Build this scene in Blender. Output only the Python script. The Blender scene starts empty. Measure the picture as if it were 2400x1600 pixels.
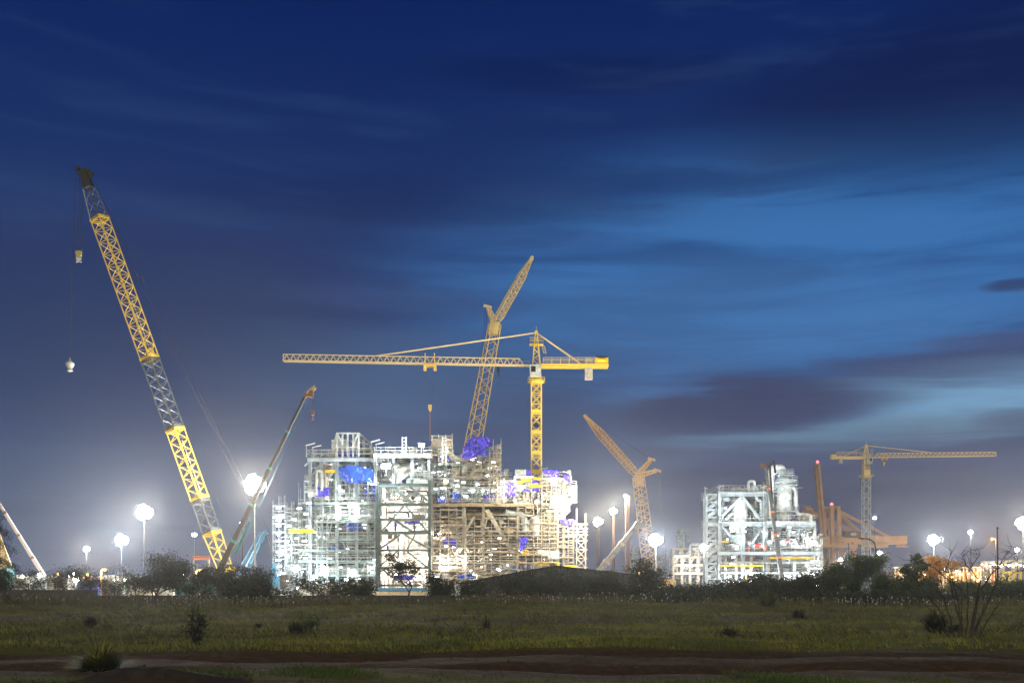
import bpy, math, random
from mathutils import Vector, Matrix
random.seed(7)
S = bpy.context.scene
C = S.collection
F = 2333.0
HY = 1372.0
EYE = 2.0

def at(px, py, Y):
    """a point of the place seen in the photo at (px, py), Y metres away"""
    return Vector(((px - 1200.0) * Y / F, Y, EYE + (HY - py) * Y / F))

# ------------------------------------------------------------------ camera
cd = bpy.data.cameras.new('camera')
cam = bpy.data.objects.new('camera', cd)
C.objects.link(cam)
cam.location = (0, 0, EYE)
cam.rotation_euler = (math.radians(90), 0, 0)
cd.sensor_width = 36
cd.lens = 35
cd.shift_y = (HY - 800.0) / 2400.0
cd.clip_start = 0.5
cd.clip_end = 6000
S.camera = cam
S.view_settings.view_transform = 'Standard'
S.view_settings.look = 'None'
S.view_settings.exposure = 0.0
S.view_settings.gamma = 1.0
S.render.engine = 'CYCLES'
S.cycles.use_denoising = True
S.cycles.max_bounces = 5
S.cycles.diffuse_bounces = 2
S.cycles.glossy_bounces = 2
S.cycles.transmission_bounces = 3
S.cycles.volume_bounces = 0
S.cycles.transparent_max_bounces = 8
S.cycles.sample_clamp_indirect = 4.0
S.cycles.use_light_tree = True
S.cycles.caustics_reflective = False
S.cycles.caustics_refractive = False

# ------------------------------------------------------------------ world: dusk sky
W = bpy.data.worlds.new('World')
S.world = W
W.use_nodes = True
wt = W.node_tree
wt.nodes.clear()
def srgb(r, g, b):
    f = lambda c: (c / 255.0) / 12.92 if c / 255.0 <= 0.04045 else ((c / 255.0 + 0.055) / 1.055) ** 2.4
    return (f(r), f(g), f(b), 1.0)
class N:
    """tiny node expression helper"""
    def __init__(s, tree): s.t = tree
    def n(s, kind, **kw):
        x = s.t.nodes.new(kind)
        for k, v in kw.items(): setattr(x, k, v)
        return x
    def put(s, sock, v):
        if hasattr(v, 'is_output'): s.t.links.new(v, sock)
        else: sock.default_value = v
    def m(s, op, a, b=0.0, c=0.0, clamp=False):
        x = s.n('ShaderNodeMath', operation=op, use_clamp=clamp)
        s.put(x.inputs[0], a); s.put(x.inputs[1], b); s.put(x.inputs[2], c)
        return x.outputs[0]
    def mix(s, f, a, b, blend='MIX'):
        x = s.n('ShaderNodeMix', data_type='RGBA', blend_type=blend)
        s.put(x.inputs[0], f); s.put(x.inputs[6], a); s.put(x.inputs[7], b)
        return x.outputs[2]
    def xyz(s, x_, y_, z_):
        x = s.n('ShaderNodeCombineXYZ')
        s.put(x.inputs[0], x_); s.put(x.inputs[1], y_); s.put(x.inputs[2], z_)
        return x.outputs[0]
    def noise(s, vec, scale, detail=4.0, rough=0.55, dist=0.0):
        x = s.n('ShaderNodeTexNoise')
        if vec is not None: s.t.links.new(vec, x.inputs['Vector'])
        x.inputs['Scale'].default_value = scale; x.inputs['Detail'].default_value = detail
        x.inputs['Roughness'].default_value = rough; x.inputs['Distortion'].default_value = dist
        return x.outputs[0]
    def ramp(s, f, stops, interp='LINEAR'):
        x = s.n('ShaderNodeValToRGB')
        cr = x.color_ramp
        cr.interpolation = interp
        while len(cr.elements) < len(stops): cr.elements.new(0.5)
        for e, (p, c) in zip(cr.elements, stops):
            e.position = p; e.color = c if len(c) == 4 else (*c, 1)
        s.put(x.inputs[0], f)
        return x.outputs[0]
    def sm(s, v, lo, hi):
        x = s.n('ShaderNodeMapRange', interpolation_type='SMOOTHSTEP')
        s.put(x.inputs[0], v); x.inputs[1].default_value = lo; x.inputs[2].default_value = hi
        return x.outputs[0]
g = N(wt)
tc = g.n('ShaderNodeTexCoord').outputs['Generated']
sep = g.n('ShaderNodeSeparateXYZ'); wt.links.new(tc, sep.inputs[0])
dx, dy, dz = sep.outputs
az = g.m('ARCTAN2', dx, dy)                       # radians east of the view axis
el = g.m('ARCSINE', dz)
low = g.noise(g.xyz(g.m('MULTIPLY', az, 2.2), g.m('MULTIPLY', el, 7.0), 3.1), 1.0, 3.0, 0.5)
streak = g.noise(g.xyz(g.m('MULTIPLY', az, 3.0), g.m('MULTIPLY', g.m('ADD', el, g.m('MULTIPLY', az, 0.03)), 26.0), 1.7), 1.0, 6.0, 0.58, 0.35)
streak2 = g.noise(g.xyz(g.m('MULTIPLY', az, 6.0), g.m('MULTIPLY', el, 60.0), 9.3), 1.0, 5.0, 0.6, 0.4)
ew = g.m('ADD', el, g.m('MULTIPLY', g.m('SUBTRACT', low, 0.5), 0.06))
ewn = g.m('DIVIDE', ew, 0.62)
base = g.ramp(ewn, [(0.0, srgb(98, 106, 126)), (0.10, srgb(84, 98, 126)), (0.24, srgb(60, 79, 116)), (0.42, srgb(38, 58, 106)),
                    (0.62, srgb(20, 46, 100)), (0.82, srgb(6, 34, 92)), (1.0, srgb(2, 22, 74))])
def blob(px, py, wx, wy, rot=0.0, wob=0.9):
    a0 = math.atan((px - 1200) / F); e0 = math.atan((HY - py) / F * math.cos(a0))
    da = g.m('SUBTRACT', az, a0)
    de = g.m('SUBTRACT', g.m('ADD', el, g.m('MULTIPLY', da, rot)), e0)
    de = g.m('ADD', de, g.m('MULTIPLY', g.m('SUBTRACT', streak, 0.5), wy / F * wob * 2))
    q = g.m('ADD', g.m('POWER', g.m('ABSOLUTE', g.m('DIVIDE', da, wx / F)), 2.0), g.m('POWER', g.m('ABSOLUTE', g.m('DIVIDE', de, wy / F)), 2.0))
    return g.m('SUBTRACT', 1.0, g.sm(q, 0.0, 1.0))
col = base
blue = g.mix(g.sm(streak, .34, .62), srgb(32, 74, 130), srgb(54, 112, 176))
# broad brighter blue opening right of centre
col = g.mix(g.m('MULTIPLY', blob(1900, 620, 1150, 330, 0.0, 0.35), 0.95), col, blue)
col = g.mix(g.m('MULTIPLY', blob(1650, 760, 800, 170, 0.0, 0.5), 0.5), col, srgb(66, 116, 172))
col = g.mix(g.m('MULTIPLY', blob(900, 880, 500, 130, 0.0, 0.8), 0.5), col, srgb(70, 104, 146))
col = g.mix(g.m('MULTIPLY', blob(2300, 930, 480, 75, 0.0, 1.3), 0.95), col, srgb(112, 156, 192))
col = g.mix(g.m('MULTIPLY', blob(2050, 1015, 560, 46, 0.0, 1.5), 0.8), col, srgb(100, 132, 158))
col = g.mix(g.m('MULTIPLY', blob(1950, 1130, 500, 28, 0.0, 1.8), 0.35), col, srgb(118, 134, 150))
col = g.mix(g.m('MULTIPLY', blob(1900, 1230, 1000, 220, 0.0, 0.6), 0.85), col, srgb(46, 52, 82))
# dusk-dark streak clouds
for a in ((1780, 958, 420, 60, -0.02, 1.6, 1.0, (54, 62, 98)), (1640, 950, 240, 44, 0.0, 1.1, .9, (48, 58, 94)), (2100, 1090, 480, 26, 0.0, 1.6, .6, (66, 72, 104)), (1500, 1060, 300, 22, 0.0, 1.6, .4, (64, 76, 108)), (2230, 865, 330, 46, 0.05, 1.3, .75, (62, 74, 112)),
          (2372, 664, 76, 15, 0.0, 1.5, .85, (42, 58, 100)), (2400, 985, 130, 34, 0.0, 1.6, .7, (72, 84, 112)), (1900, 1065, 560, 42, 0.02, 1.3, .55, (72, 84, 116)),
          (900, 700, 460, 60, 0.0, 1.2, .55, (44, 62, 108)), (1350, 560, 500, 40, 0.05, 1.4, .3, (44, 72, 126)),
          (250, 760, 700, 320, 0.0, 0.5, .65, (38, 54, 94)), (1000, 470, 700, 60, 0.0, 1.6, .55, (16, 38, 88)),
          (2300, 200, 700, 200, 0.0, 0.6, .6, (6, 16, 62)), (1500, 420, 560, 40, 0.03, 1.9, .6, (18, 42, 94)), (1400, 170, 520, 50, 0.0, 1.3, .5, (4, 24, 74)), (2350, 800, 220, 30, 0.06, 1.3, .5, (72, 82, 122))):
    px, py, wx, wy, rot, wob, k, c = a
    col = g.mix(g.m('MULTIPLY', blob(px, py, wx, wy, rot, wob), k), col, srgb(*c))
col = g.mix(g.m('MULTIPLY', g.sm(streak, 0.5, 0.72), 0.11), col, g.mix(0.5, col, srgb(98, 136, 178)))
col = g.mix(g.m('MULTIPLY', g.sm(streak2, 0.5, 0.7), g.m('MULTIPLY', g.sm(ew, 0.26, 0.04), 0.45)), col, srgb(70, 80, 108))
col = g.mix(g.sm(dz, 0.0, -0.05), col, srgb(20, 22, 26))
sky = g.n('ShaderNodeTexSky', sky_type='NISHITA', sun_disc=False)
sky.sun_elevation = math.radians(-4.0)
sky.sun_rotation = math.radians(60.0)
bg = g.n('ShaderNodeBackground'); wt.links.new(col, bg.inputs[0]); bg.inputs[1].default_value = 1.0
bg2 = g.n('ShaderNodeBackground'); wt.links.new(sky.outputs[0], bg2.inputs[0]); bg2.inputs[1].default_value = 0.05
ad = g.n('ShaderNodeAddShader'); wt.links.new(bg.outputs[0], ad.inputs[0]); wt.links.new(bg2.outputs[0], ad.inputs[1])
wo = g.n('ShaderNodeOutputWorld'); wt.links.new(ad.outputs[0], wo.inputs[0])
# ------------------------------------------------------------------ warm fill from behind the viewer, added to lift the dark field
sl = bpy.data.lights.new('fill_sun', 'SUN'); sl.energy = 1.25; sl.angle = math.radians(12); sl.color = (1, .88, .52)
so = bpy.data.objects.new('fill_sun', sl); C.objects.link(so)
so.rotation_euler = (math.radians(58), 0, math.radians(-20))
# ------------------------------------------------------------------ materials (procedural)
def pmat(name, c1, c2=None, rough=0.6, metal=0.0, scale=1.5, bump=0.0, stretch=(1, 1, 1), detail=5.0, lo=0.35, hi=0.65, spec=0.4):
    m = bpy.data.materials.new(name); m.use_nodes = True
    t = m.node_tree; b = t.nodes['Principled BSDF']; h = N(t)
    b.inputs['Roughness'].default_value = rough; b.inputs['Metallic'].default_value = metal
    b.inputs['Specular IOR Level'].default_value = spec
    if c2 is None: c2 = tuple(x * 0.72 for x in c1)
    o = h.n('ShaderNodeTexCoord').outputs['Object']
    mp = h.n('ShaderNodeMapping'); mp.inputs['Scale'].default_value = stretch; t.links.new(o, mp.inputs[0])
    nz = h.noise(mp.outputs[0], scale, detail, 0.6)
    col = h.ramp(nz, [(lo, (*c2, 1)), (hi, (*c1, 1))])
    t.links.new(col, b.inputs['Base Color'])
    if bump:
        bp = h.n('ShaderNodeBump'); bp.inputs['Strength'].default_value = bump; bp.inputs['Distance'].default_value = 0.05
        t.links.new(h.noise(mp.outputs[0], scale * 4, 4), bp.inputs['Height']); t.links.new(bp.outputs[0], b.inputs['Normal'])
    return m
def emat(name, c, s):
    m = bpy.data.materials.new(name); m.use_nodes = True
    t = m.node_tree; t.nodes.clear()
    e = t.nodes.new('ShaderNodeEmission'); e.inputs[0].default_value = (*c, 1); e.inputs[1].default_value = s
    o = t.nodes.new('ShaderNodeOutputMaterial'); t.links.new(e.outputs[0], o.inputs[0])
    m.cycles.emission_sampling = 'NONE'
    return m
M = dict(
    yellow=pmat('crane_yellow_paint', (.90, .66, .11), (.74, .50, .06), .5, 0, 2),
    cream=pmat('crane_cream_paint', (.84, .68, .34), (.7, .52, .24), .5, 0, 2),
    amber=pmat('crane_amber_paint', (.86, .60, .17), (.70, .46, .11), .5, 0, 2),
    dark=pmat('dark_steel', (.05, .055, .06), (.03, .03, .035), .5, .3, 2),
    black=pmat('black_steel', (.012, .012, .014), (.006, .006, .007), .6, 0, 2),
    slate=pmat('slate_boom_paint', (.2, .22, .22), (.1, .11, .12), .4, .5, 2),
    greenboom=pmat('dark_green_boom_paint', (.028, .036, .03), (.02, .016, .012), .45, .2, .6, stretch=(1, 1, .3)),
    teal=pmat('teal_paint', (.03, .24, .23), (.02, .15, .15), .45, 0, 2),
    skyblue=pmat('light_blue_paint', (.05, .20, .36), (.035, .13, .25), .45, 0, 2),
    galv=pmat('galvanised_steel', (.40, .43, .43), (.2, .23, .23), .45, .35, 1.2),
    white=pmat('white_paint', (.66, .68, .66), (.28, .30, .29), .5, 0, .8),
    offwhite=pmat('primer_white_paint', (.58, .54, .46), (.32, .28, .22), .6, 0, .8),
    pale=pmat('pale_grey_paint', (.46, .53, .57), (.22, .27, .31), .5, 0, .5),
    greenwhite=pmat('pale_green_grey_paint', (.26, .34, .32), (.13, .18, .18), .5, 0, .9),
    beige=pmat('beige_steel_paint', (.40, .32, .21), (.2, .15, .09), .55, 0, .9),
    brown=pmat('brown_steel_paint', (.24, .15, .08), (.14, .09, .05), .6, 0, .8),
    interior=pmat('interior_shade_panel', (.035, .028, .022), (.015, .013, .011), .7, 0, .35),  # near-black colour stands in for the shade inside the bays
    tarp=pmat('blue_tarp', (.02, .10, .56), (.012, .05, .36), .35, 0, .8, bump=.4, stretch=(1, 1, .4)),
    tarp2=pmat('violet_blue_tarp', (.07, .05, .66), (.04, .03, .42), .35, 0, .8, bump=.4, stretch=(1, 1, .4)),
    scaff=pmat('scaffold_tube', (.50, .46, .36), (.25, .23, .19), .5, .3, 1.5),
    scaffcool=pmat('scaffold_tube_pale', (.46, .52, .50), (.24, .28, .28), .5, .3, 1.5),
    board=pmat('scaffold_board', (.52, .42, .27), (.3, .24, .15), .8, 0, 2),
    rust=pmat('rust_red_paint', (.12, .06, .045), (.08, .04, .03), .6, 0, 1),
    orange=pmat('orange_paint', (.75, .22, .05), (.6, .17, .04), .5, 0, 2),
    brightyellow=pmat('bright_yellow_paint', (.85, .62, .02), (.7, .48, .02), .45, 0, 2),
    red=pmat('red_paint', (.6, .04, .03), (.5, .03, .02), .5, 0, 2),
    stsbrown=pmat('port_crane_paint', (.56, .34, .19), (.44, .26, .14), .6, 0, .3),
    rope=pmat('wire_rope', (.10, .10, .11), (.06, .06, .07), .5, .5, 4),
    bark=pmat('bark', (.07, .055, .04), (.03, .025, .02), .9, 0, 6, bump=.5, stretch=(1, 1, .3)),
    leaf=pmat('leaf_dark', (.050, .068, .022), (.022, .032, .012), .6, 0, 1.3),
    leaf2=pmat('leaf_green', (.07, .11, .025), (.03, .05, .015), .6, 0, 1.3),
    leafy=pmat('leaf_amber_lit', (.80, .42, .05), (.5, .28, .04), .6, 0, 1.1),  # amber lamp light put into the leaf colour
    casu=pmat('needle_foliage', (.04, .045, .03), (.02, .024, .018), .7, 0, 2),
    drygrass=pmat('dry_grass', (.16, .14, .06), (.07, .07, .03), .8, 0, 3),
    mastgrey=pmat('mast_grey', (.05, .05, .05), (.03, .03, .03), .6, .2, 1),
    mastrust=pmat('mast_rust', (.05, .025, .02), (.03, .015, .01), .7, 0, 1),
    paleorange=pmat('crane_pale_orange_paint', (.78, .50, .24), (.62, .38, .17), .5, 0, 2),
    pinkwhite=pmat('crane_pink_white_paint', (.62, .52, .48), (.5, .42, .38), .5, 0, 2),
    frame=pmat('frame_grey_green_paint', (.13, .18, .17), (.07, .10, .10), .5, 0, .9),
    orangebrown=pmat('orange_brown_paint', (.30, .14, .05), (.2, .09, .035), .6, 0, 2),
    wall=pmat('rendered_wall', (.09, .085, .075), (.05, .048, .044), .9, 0, .8, bump=.3),
    sheet=pmat('corrugated_sheet', (.16, .17, .15), (.08, .085, .08), .45, .5, .9, stretch=(3, 1, .3)),
    roof=pmat('shed_roof_sheet', (.05, .05, .045), (.03, .03, .028), .7, .2, .6),
    container=pmat('container_blue', (.05, .10, .5), (.03, .07, .35), .5, 0, 1),
    flower=pmat('grass_flower', (.72, .70, .62), (.55, .5, .42), .8, 0, 9),
    bulkglass=pmat('cab_glass', (.03, .035, .04), (.02, .02, .025), .1, 0, 1, spec=.8),
)
E_WARM = emat('lamp_glass_warm', (1, .93, .78), 60)
E_WHITE = emat('lamp_glass_white', (1, .98, .94), 60)
E_COOL = emat('lamp_glass_cool', (.84, .93, 1), 60)
E_ORANGE = emat('lamp_glass_orange', (1, .33, .05), 22)
E_AMBER = emat('lamp_glass_amber', (1, .62, .2), 14)
E_RED = emat('beacon_red', (1, .06, .05), 12)
E_TUBE = emat('fluorescent_tube', (.95, 1, .97), 9)
E_GREEN = emat('lamp_glass_green', (.7, 1, .8), 14)

# ------------------------------------------------------------------ mesh builder
class MB:
    def __init__(s): s.v = []; s.f = []; s.mi = []; s.cur = 0
    def mesh(s, vs, fs):
        o = len(s.v); s.v += [tuple(v) for v in vs]; s.f += [tuple(i + o for i in f) for f in fs]; s.mi += [s.cur] * len(fs)
    def beam(s, a, b, w, h=None, up=None):
        """rectangular bar from a to b"""
        a = Vector(a); b = Vector(b); d = b - a
        if d.length < 1e-6: return
        d.normalize(); h = w if h is None else h
        u = Vector(up) if up else (Vector((0, 0, 1)) if abs(d.z) < .95 else Vector((0, 1, 0)))
        x = d.cross(u)
        if x.length < 1e-5: x = d.cross(Vector((1, 0, 0)))
        x.normalize(); y = x.cross(d); x *= w / 2; y *= h / 2
        s.mesh([a - x - y, a + x - y, a + x + y, a - x + y, b - x - y, b + x - y, b + x + y, b - x + y],
               [(3, 2, 1, 0), (4, 5, 6, 7), (0, 1, 5, 4), (1, 2, 6, 5), (2, 3, 7, 6), (3, 0, 4, 7)])
    def box(s, lo, hi):
        x0, y0, z0 = lo; x1, y1, z1 = hi
        s.mesh([(x0, y0, z0), (x1, y0, z0), (x1, y1, z0), (x0, y1, z0), (x0, y0, z1), (x1, y0, z1), (x1, y1, z1), (x0, y1, z1)],
               [(3, 2, 1, 0), (4, 5, 6, 7), (0, 1, 5, 4), (1, 2, 6, 5), (2, 3, 7, 6), (3, 0, 4, 7)])
    def tube(s, pts, r, n=8, caps=True):
        pts = [Vector(p) for p in pts]; k = len(pts)
        rs = r if isinstance(r, (list, tuple)) else [r] * k
        vs = []; ref = None
        for i, p in enumerate(pts):
            d = (pts[min(i + 1, k - 1)] - pts[max(i - 1, 0)])
            if d.length < 1e-7: d = Vector((0, 0, 1))
            d.normalize()
            if ref is None: ref = Vector((0, 1, 0)) if abs(d.y) < .9 else Vector((1, 0, 0))
            x = ref - d * ref.dot(d); x.normalize(); ref = x; y = d.cross(x)
            vs += [p + (x * math.cos(2 * math.pi * j / n) + y * math.sin(2 * math.pi * j / n)) * rs[i] for j in range(n)]
        fs = [(i * n + j, i * n + (j + 1) % n, (i + 1) * n + (j + 1) % n, (i + 1) * n + j) for i in range(k - 1) for j in range(n)]
        if caps: fs += [tuple(range(n - 1, -1, -1)), tuple((k - 1) * n + j for j in range(n))]
        s.mesh(vs, fs)
    def lathe(s, base, prof, n=20):
        """prof = [(r, z)...] about a vertical axis"""
        b = Vector(base); vs = []
        for r, z in prof: vs += [b + Vector((r * math.cos(2 * math.pi * j / n), r * math.sin(2 * math.pi * j / n), z)) for j in range(n)]
        k = len(prof)
        fs = [(i * n + j, i * n + (j + 1) % n, (i + 1) * n + (j + 1) % n, (i + 1) * n + j) for i in range(k - 1) for j in range(n)]
        fs += [tuple(range(n - 1, -1, -1)), tuple((k - 1) * n + j for j in range(n))]
        s.mesh(vs, fs)
    def hcyl(s, a, b, r, n=20, dome=.35):
        """vessel with domed ends"""
        a = Vector(a); b = Vector(b); d = (b - a).normalized()
        P = [a - d * r * dome, a - d * r * dome * .75, a - d * r * dome * .3, a, b, b + d * r * dome * .3, b + d * r * dome * .75, b + d * r * dome]
        s.tube(P, [r * .05, r * .62, r * .93, r, r, r * .93, r * .62, r * .05], n)
    def ball(s, c, r, n=10):
        s.lathe(c, [(r * math.sin(math.pi * i / n) + 1e-4, -r * math.cos(math.pi * i / n)) for i in range(n + 1)], n * 2)
    def build(s, name, mat, parent=None, smooth=False, label=None):
        me = bpy.data.meshes.new(name)
        off = Vector((0, 0, 0))
        if parent is not None:
            off = Vector(parent.location)
            p = parent.parent
            while p is not None: off += Vector(p.location); p = p.parent
        vs = [(v[0] - off.x, v[1] - off.y, v[2] - off.z) for v in s.v]
        me.from_pydata(vs, [], s.f)
        for m in (mat if isinstance(mat, (list, tuple)) else [mat]): me.materials.append(m)
        if isinstance(mat, (list, tuple)): me.polygons.foreach_set('material_index', s.mi)
        if smooth: me.polygons.foreach_set('use_smooth', [True] * len(me.polygons))
        me.update()
        o = bpy.data.objects.new(name, me); C.objects.link(o)
        if parent is not None: o.parent = parent
        if label: o['label'] = label
        return o
def tag(o, label=None, cat=None, group=None, kind=None):
    if label: o['label'] = label
    if cat: o['category'] = cat
    if group: o['group'] = group
    if kind: o['kind'] = kind
    return o
def thing(name, loc, label, cat, group=None):
    o = bpy.data.objects.new(name, None); C.objects.link(o); o.location = loc; o.empty_display_size = .5
    return tag(o, label, cat, group)
def lerp(a, b, t): return Vector(a) * (1 - t) + Vector(b) * t

# square lattice section between two points, four chords and lacing
def lattice(mb, a, b, wa, wb, n, rc, rl, turn=0.0, kind='z', da=None, db=None):
    a = Vector(a); b = Vector(b); d = (b - a).normalized()
    x = Vector((0, 1, 0)).cross(d); x = x.normalized() if x.length > 1e-4 else Vector((1, 0, 0))
    y = d.cross(x).normalized()
    q = Matrix.Rotation(turn, 3, d); x = q @ x; y = q @ y
    def ring(t):
        c = a.lerp(b, t); w = (wa + (wb - wa) * t) / 2
        h = ((da or wa) + ((db or wb) - (da or wa)) * t) / 2
        return [c + x * w + y * h, c - x * w + y * h, c - x * w - y * h, c + x * w - y * h]
    R = [ring(i / n) for i in range(n + 1)]
    for k in range(4): mb.beam(R[0][k], R[n][k], rc * 2)
    for k in range(4):
        j = (k + 1) % 4
        mb.beam(R[0][k], R[0][j], rl * 2); mb.beam(R[n][k], R[n][j], rl * 2)
        for i in range(n):
            if kind == 'x':
                mb.beam(R[i][k], R[i + 1][j], rl * 2); mb.beam(R[i][j], R[i + 1][k], rl * 2); mb.beam(R[i][k], R[i][j], rl * 2)
            elif kind == 'h':
                mb.beam(R[i][k], R[i][j], rl * 2)
                if i % 2: mb.beam(R[i][k], R[i + 1][j], rl * 2)
                else: mb.beam(R[i][j], R[i + 1][k], rl * 2)
            else:
                if (i + k) % 2: mb.beam(R[i][k], R[i + 1][j], rl * 2)
                else: mb.beam(R[i][j], R[i + 1][k], rl * 2)
    return R
def rails(mb, pts, z=None, h=1.1, step=1.8, w=.07):
    """handrail along a polyline of deck edge points"""
    for a, b in zip(pts[:-1], pts[1:]):
        a = Vector(a); b = Vector(b); L = (b - a).length; n = max(1, round(L / step))
        for i in range(n + 1):
            p = a.lerp(b, i / n); mb.beam(p, p + Vector((0, 0, h)), w)
        for q in (h, h * .55): mb.beam(a + Vector((0, 0, q)), b + Vector((0, 0, q)), w)
# point light that belongs to a lamp
def make_translucent(m, c, k):
    t = m.node_tree; b = t.nodes['Principled BSDF']; o = t.nodes['Material Output']; tr = t.nodes.new('ShaderNodeBsdfTranslucent'); tr.inputs[0].default_value = (*c, 1)
    mx = t.nodes.new('ShaderNodeMixShader'); mx.inputs[0].default_value = k; t.links.new(b.outputs[0], mx.inputs[1]); t.links.new(tr.outputs[0], mx.inputs[2]); t.links.new(mx.outputs[0], o.inputs[0])
make_translucent(M['leafy'], (.9, .5, .06), .5); make_translucent(M['leaf2'], (.14, .24, .04), .35)
def plight(name, p, energy, color, parent=None, r=.5, spot=None):
    l = bpy.data.lights.new(name, 'POINT'); l.energy = energy; l.color = color; l.shadow_soft_size = r
    o = bpy.data.objects.new(name, l); C.objects.link(o)
    if parent is not None:
        o.parent = parent; o.location = Vector(p) - Vector(parent.location)
    else: o.location = p
    return o
# ------------------------------------------------------------------ ground
import numpy as np
def ground_mat():
    m = bpy.data.materials.new('field_soil_and_grass'); m.use_nodes = True
    t = m.node_tree; b = t.nodes['Principled BSDF']; h = N(t)
    b.inputs['Roughness'].default_value = .95; b.inputs['Specular IOR Level'].default_value = .1
    o = h.n('ShaderNodeTexCoord').outputs['Object']
    sp = h.n('ShaderNodeSeparateXYZ'); t.links.new(o, sp.inputs[0])
    vec = h.xyz(h.m('MULTIPLY', sp.outputs[0], .25), sp.outputs[1], 0.0)
    n1 = h.noise(vec, .35, 5, .6); n2 = h.noise(o, 3.0, 6, .65); n3 = h.noise(o, 14.0, 4, .7)
    soil = h.ramp(n2, [(.3, (.03, .018, .010, 1)), (.7, (.12, .072, .036, 1))])
    grass = h.ramp(n3, [(.3, (.05, .055, .012, 1)), (.7, (.16, .165, .04, 1))])
    # bare tracks run across the field at fixed distances
    wob = h.m('MULTIPLY', h.m('SUBTRACT', h.noise(h.xyz(h.m('MULTIPLY', sp.outputs[0], .08), sp.outputs[1], 2.0), .5, 3), .5), 5.0)
    y = h.m('ADD', sp.outputs[1], wob)
    def band(c, w): return h.m('SUBTRACT', 1.0, h.sm(h.m('ABSOLUTE', h.m('SUBTRACT', y, c)), w * .6, w))
    k = h.m('MAXIMUM', h.m('MAXIMUM', band(25.8, 5.2), h.m('MULTIPLY', band(60.0, 7.0), .8)), h.m('MULTIPLY', band(46.0, 2.0), .5))
    k = h.m('MAXIMUM', k, h.sm(n1, .56, .66))
    k = h.m('MULTIPLY', k, h.sm(n2, .25, .45))
    far = h.sm(sp.outputs[1], 118, 130)
    site = h.ramp(n2, [(.3, (.20, .19, .17, 1)), (.7, (.34, .32, .28, 1))])
    t.links.new(h.mix(far, h.mix(k, grass, soil), site), b.inputs['Base Color'])
    bp = h.n('ShaderNodeBump'); bp.inputs['Strength'].default_value = .8; bp.inputs['Distance'].default_value = .12
    t.links.new(n2, bp.inputs['Height']); t.links.new(bp.outputs[0], b.inputs['Normal'])
    return m
def hgt(x, y):
    if y > 118: return 0.0
    f = min(1.0, (118 - y) / 12.0)
    z = .10 * math.sin(x * .21 + y * .13) * math.sin(y * .31 + 1.3) + .06 * math.sin(x * .57 - y * .41) + .035 * math.sin(x * 1.7 + 2 * math.sin(y * .9)) * math.sin(y * 1.9)
    # low dirt ridge along the back of the field and ruts of the track
    ridge = .55 * math.exp(-((y - 84 + 3 * math.sin(x * .05)) / 5.5) ** 2) * (.7 + .3 * math.sin(x * .12 + 1))
    rut = -.16 * math.exp(-((y - 24.3 - .5 * math.sin(x * .2)) / .7) ** 2) - .14 * math.exp(-((y - 28.3 - .5 * math.sin(x * .2 + .6)) / .7) ** 2)
    edge = .18 * math.exp(-((y - 32 - .8 * math.sin(x * .15)) / 1.3) ** 2)
    return (z + ridge + rut + edge) * f
def make_ground():
    xs = sorted(set([-2500, -900, -300, -140] + [round(-75 + i * .75, 3) for i in range(201)] + [140, 300, 900, 2500]))
    ys = [-60, -10, 4, 10] + [12 + i * .45 for i in range(60)] + [39 + i * 1.0 for i in range(81)] + [125, 135, 200, 400, 900, 2500, 5000]
    vs = [(x, y, hgt(x, y) if abs(x) < 141 and y > 3 else 0.0) for y in ys for x in xs]
    nx = len(xs)
    fs = [(j * nx + i, j * nx + i + 1, (j + 1) * nx + i + 1, (j + 1) * nx + i) for j in range(len(ys) - 1) for i in range(nx - 1)]
    mb = MB(); mb.mesh(vs, fs)
    o = mb.build('ground', ground_mat(), smooth=True); tag(o, kind='structure')
make_ground()

# grass blades and weeds as countless ground cover
def grass(name, label, mat, count, yr, hr, wr, seed, dens, lean=.35):
    rnd = random.Random(seed); mb = MB(); vs = []; fs = []
    c = 0; tries = 0
    while c < count and tries < count * 12:
        tries += 1
        y = yr[0] + (yr[1] - yr[0]) * rnd.random() ** 1.3
        x = (rnd.random() * 2 - 1) * y * .56
        if rnd.random() > dens(x, y): continue
        z = hgt(x, y); k = 1 + y * .012
        tall = (hr[0] + (hr[1] - hr[0]) * rnd.random() ** 2)
        for _ in range(4):
            bx = x + rnd.gauss(0, .05 * k); by = y + rnd.gauss(0, .05)
            a = rnd.random() * 6.28; w = (wr * k) * (.6 + .8 * rnd.random()); H = tall * (.6 + .6 * rnd.random())
            lx = rnd.gauss(0, lean) * H; ly = rnd.gauss(0, lean) * H
            o = len(vs)
            vs += [(bx - w * math.cos(a), by - w * math.sin(a), z - .02), (bx + w * math.cos(a), by + w * math.sin(a), z - .02),
                   (bx + lx * .45 + w * .5, by + ly * .45, z + H * .6), (bx + lx, by + ly, z + H)]
            fs += [(o, o + 1, o + 2), (o, o + 2, o + 3)]
        c += 1
    mb.mesh(vs, fs)
    return tag(mb.build(name, mat), label, kind='stuff')
def fieldd(x, y):
    p = math.sin(x * .35 + 1.1 * math.sin(y * .5)) * math.sin(y * .42 + .8 * math.sin(x * .21))
    w = y + 1.2 * math.sin(x * .17 + 2)
    if 23.2 < w < 30.0: return .015
    if 54 < w < 66: return .25
    return max(.05, .75 + .5 * p)
gm1 = pmat('grass_blade_olive', (.26, .27, .045), (.08, .09, .02), .7, 0, .25)
gm2 = pmat('grass_blade_green', (.10, .16, .03), (.04, .07, .015), .7, 0, .3)
grass('field_grass', 'short olive grass covering the dark field', gm1, 30000, (30, 100), (.06, .22), .012, 3, fieldd)
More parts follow.
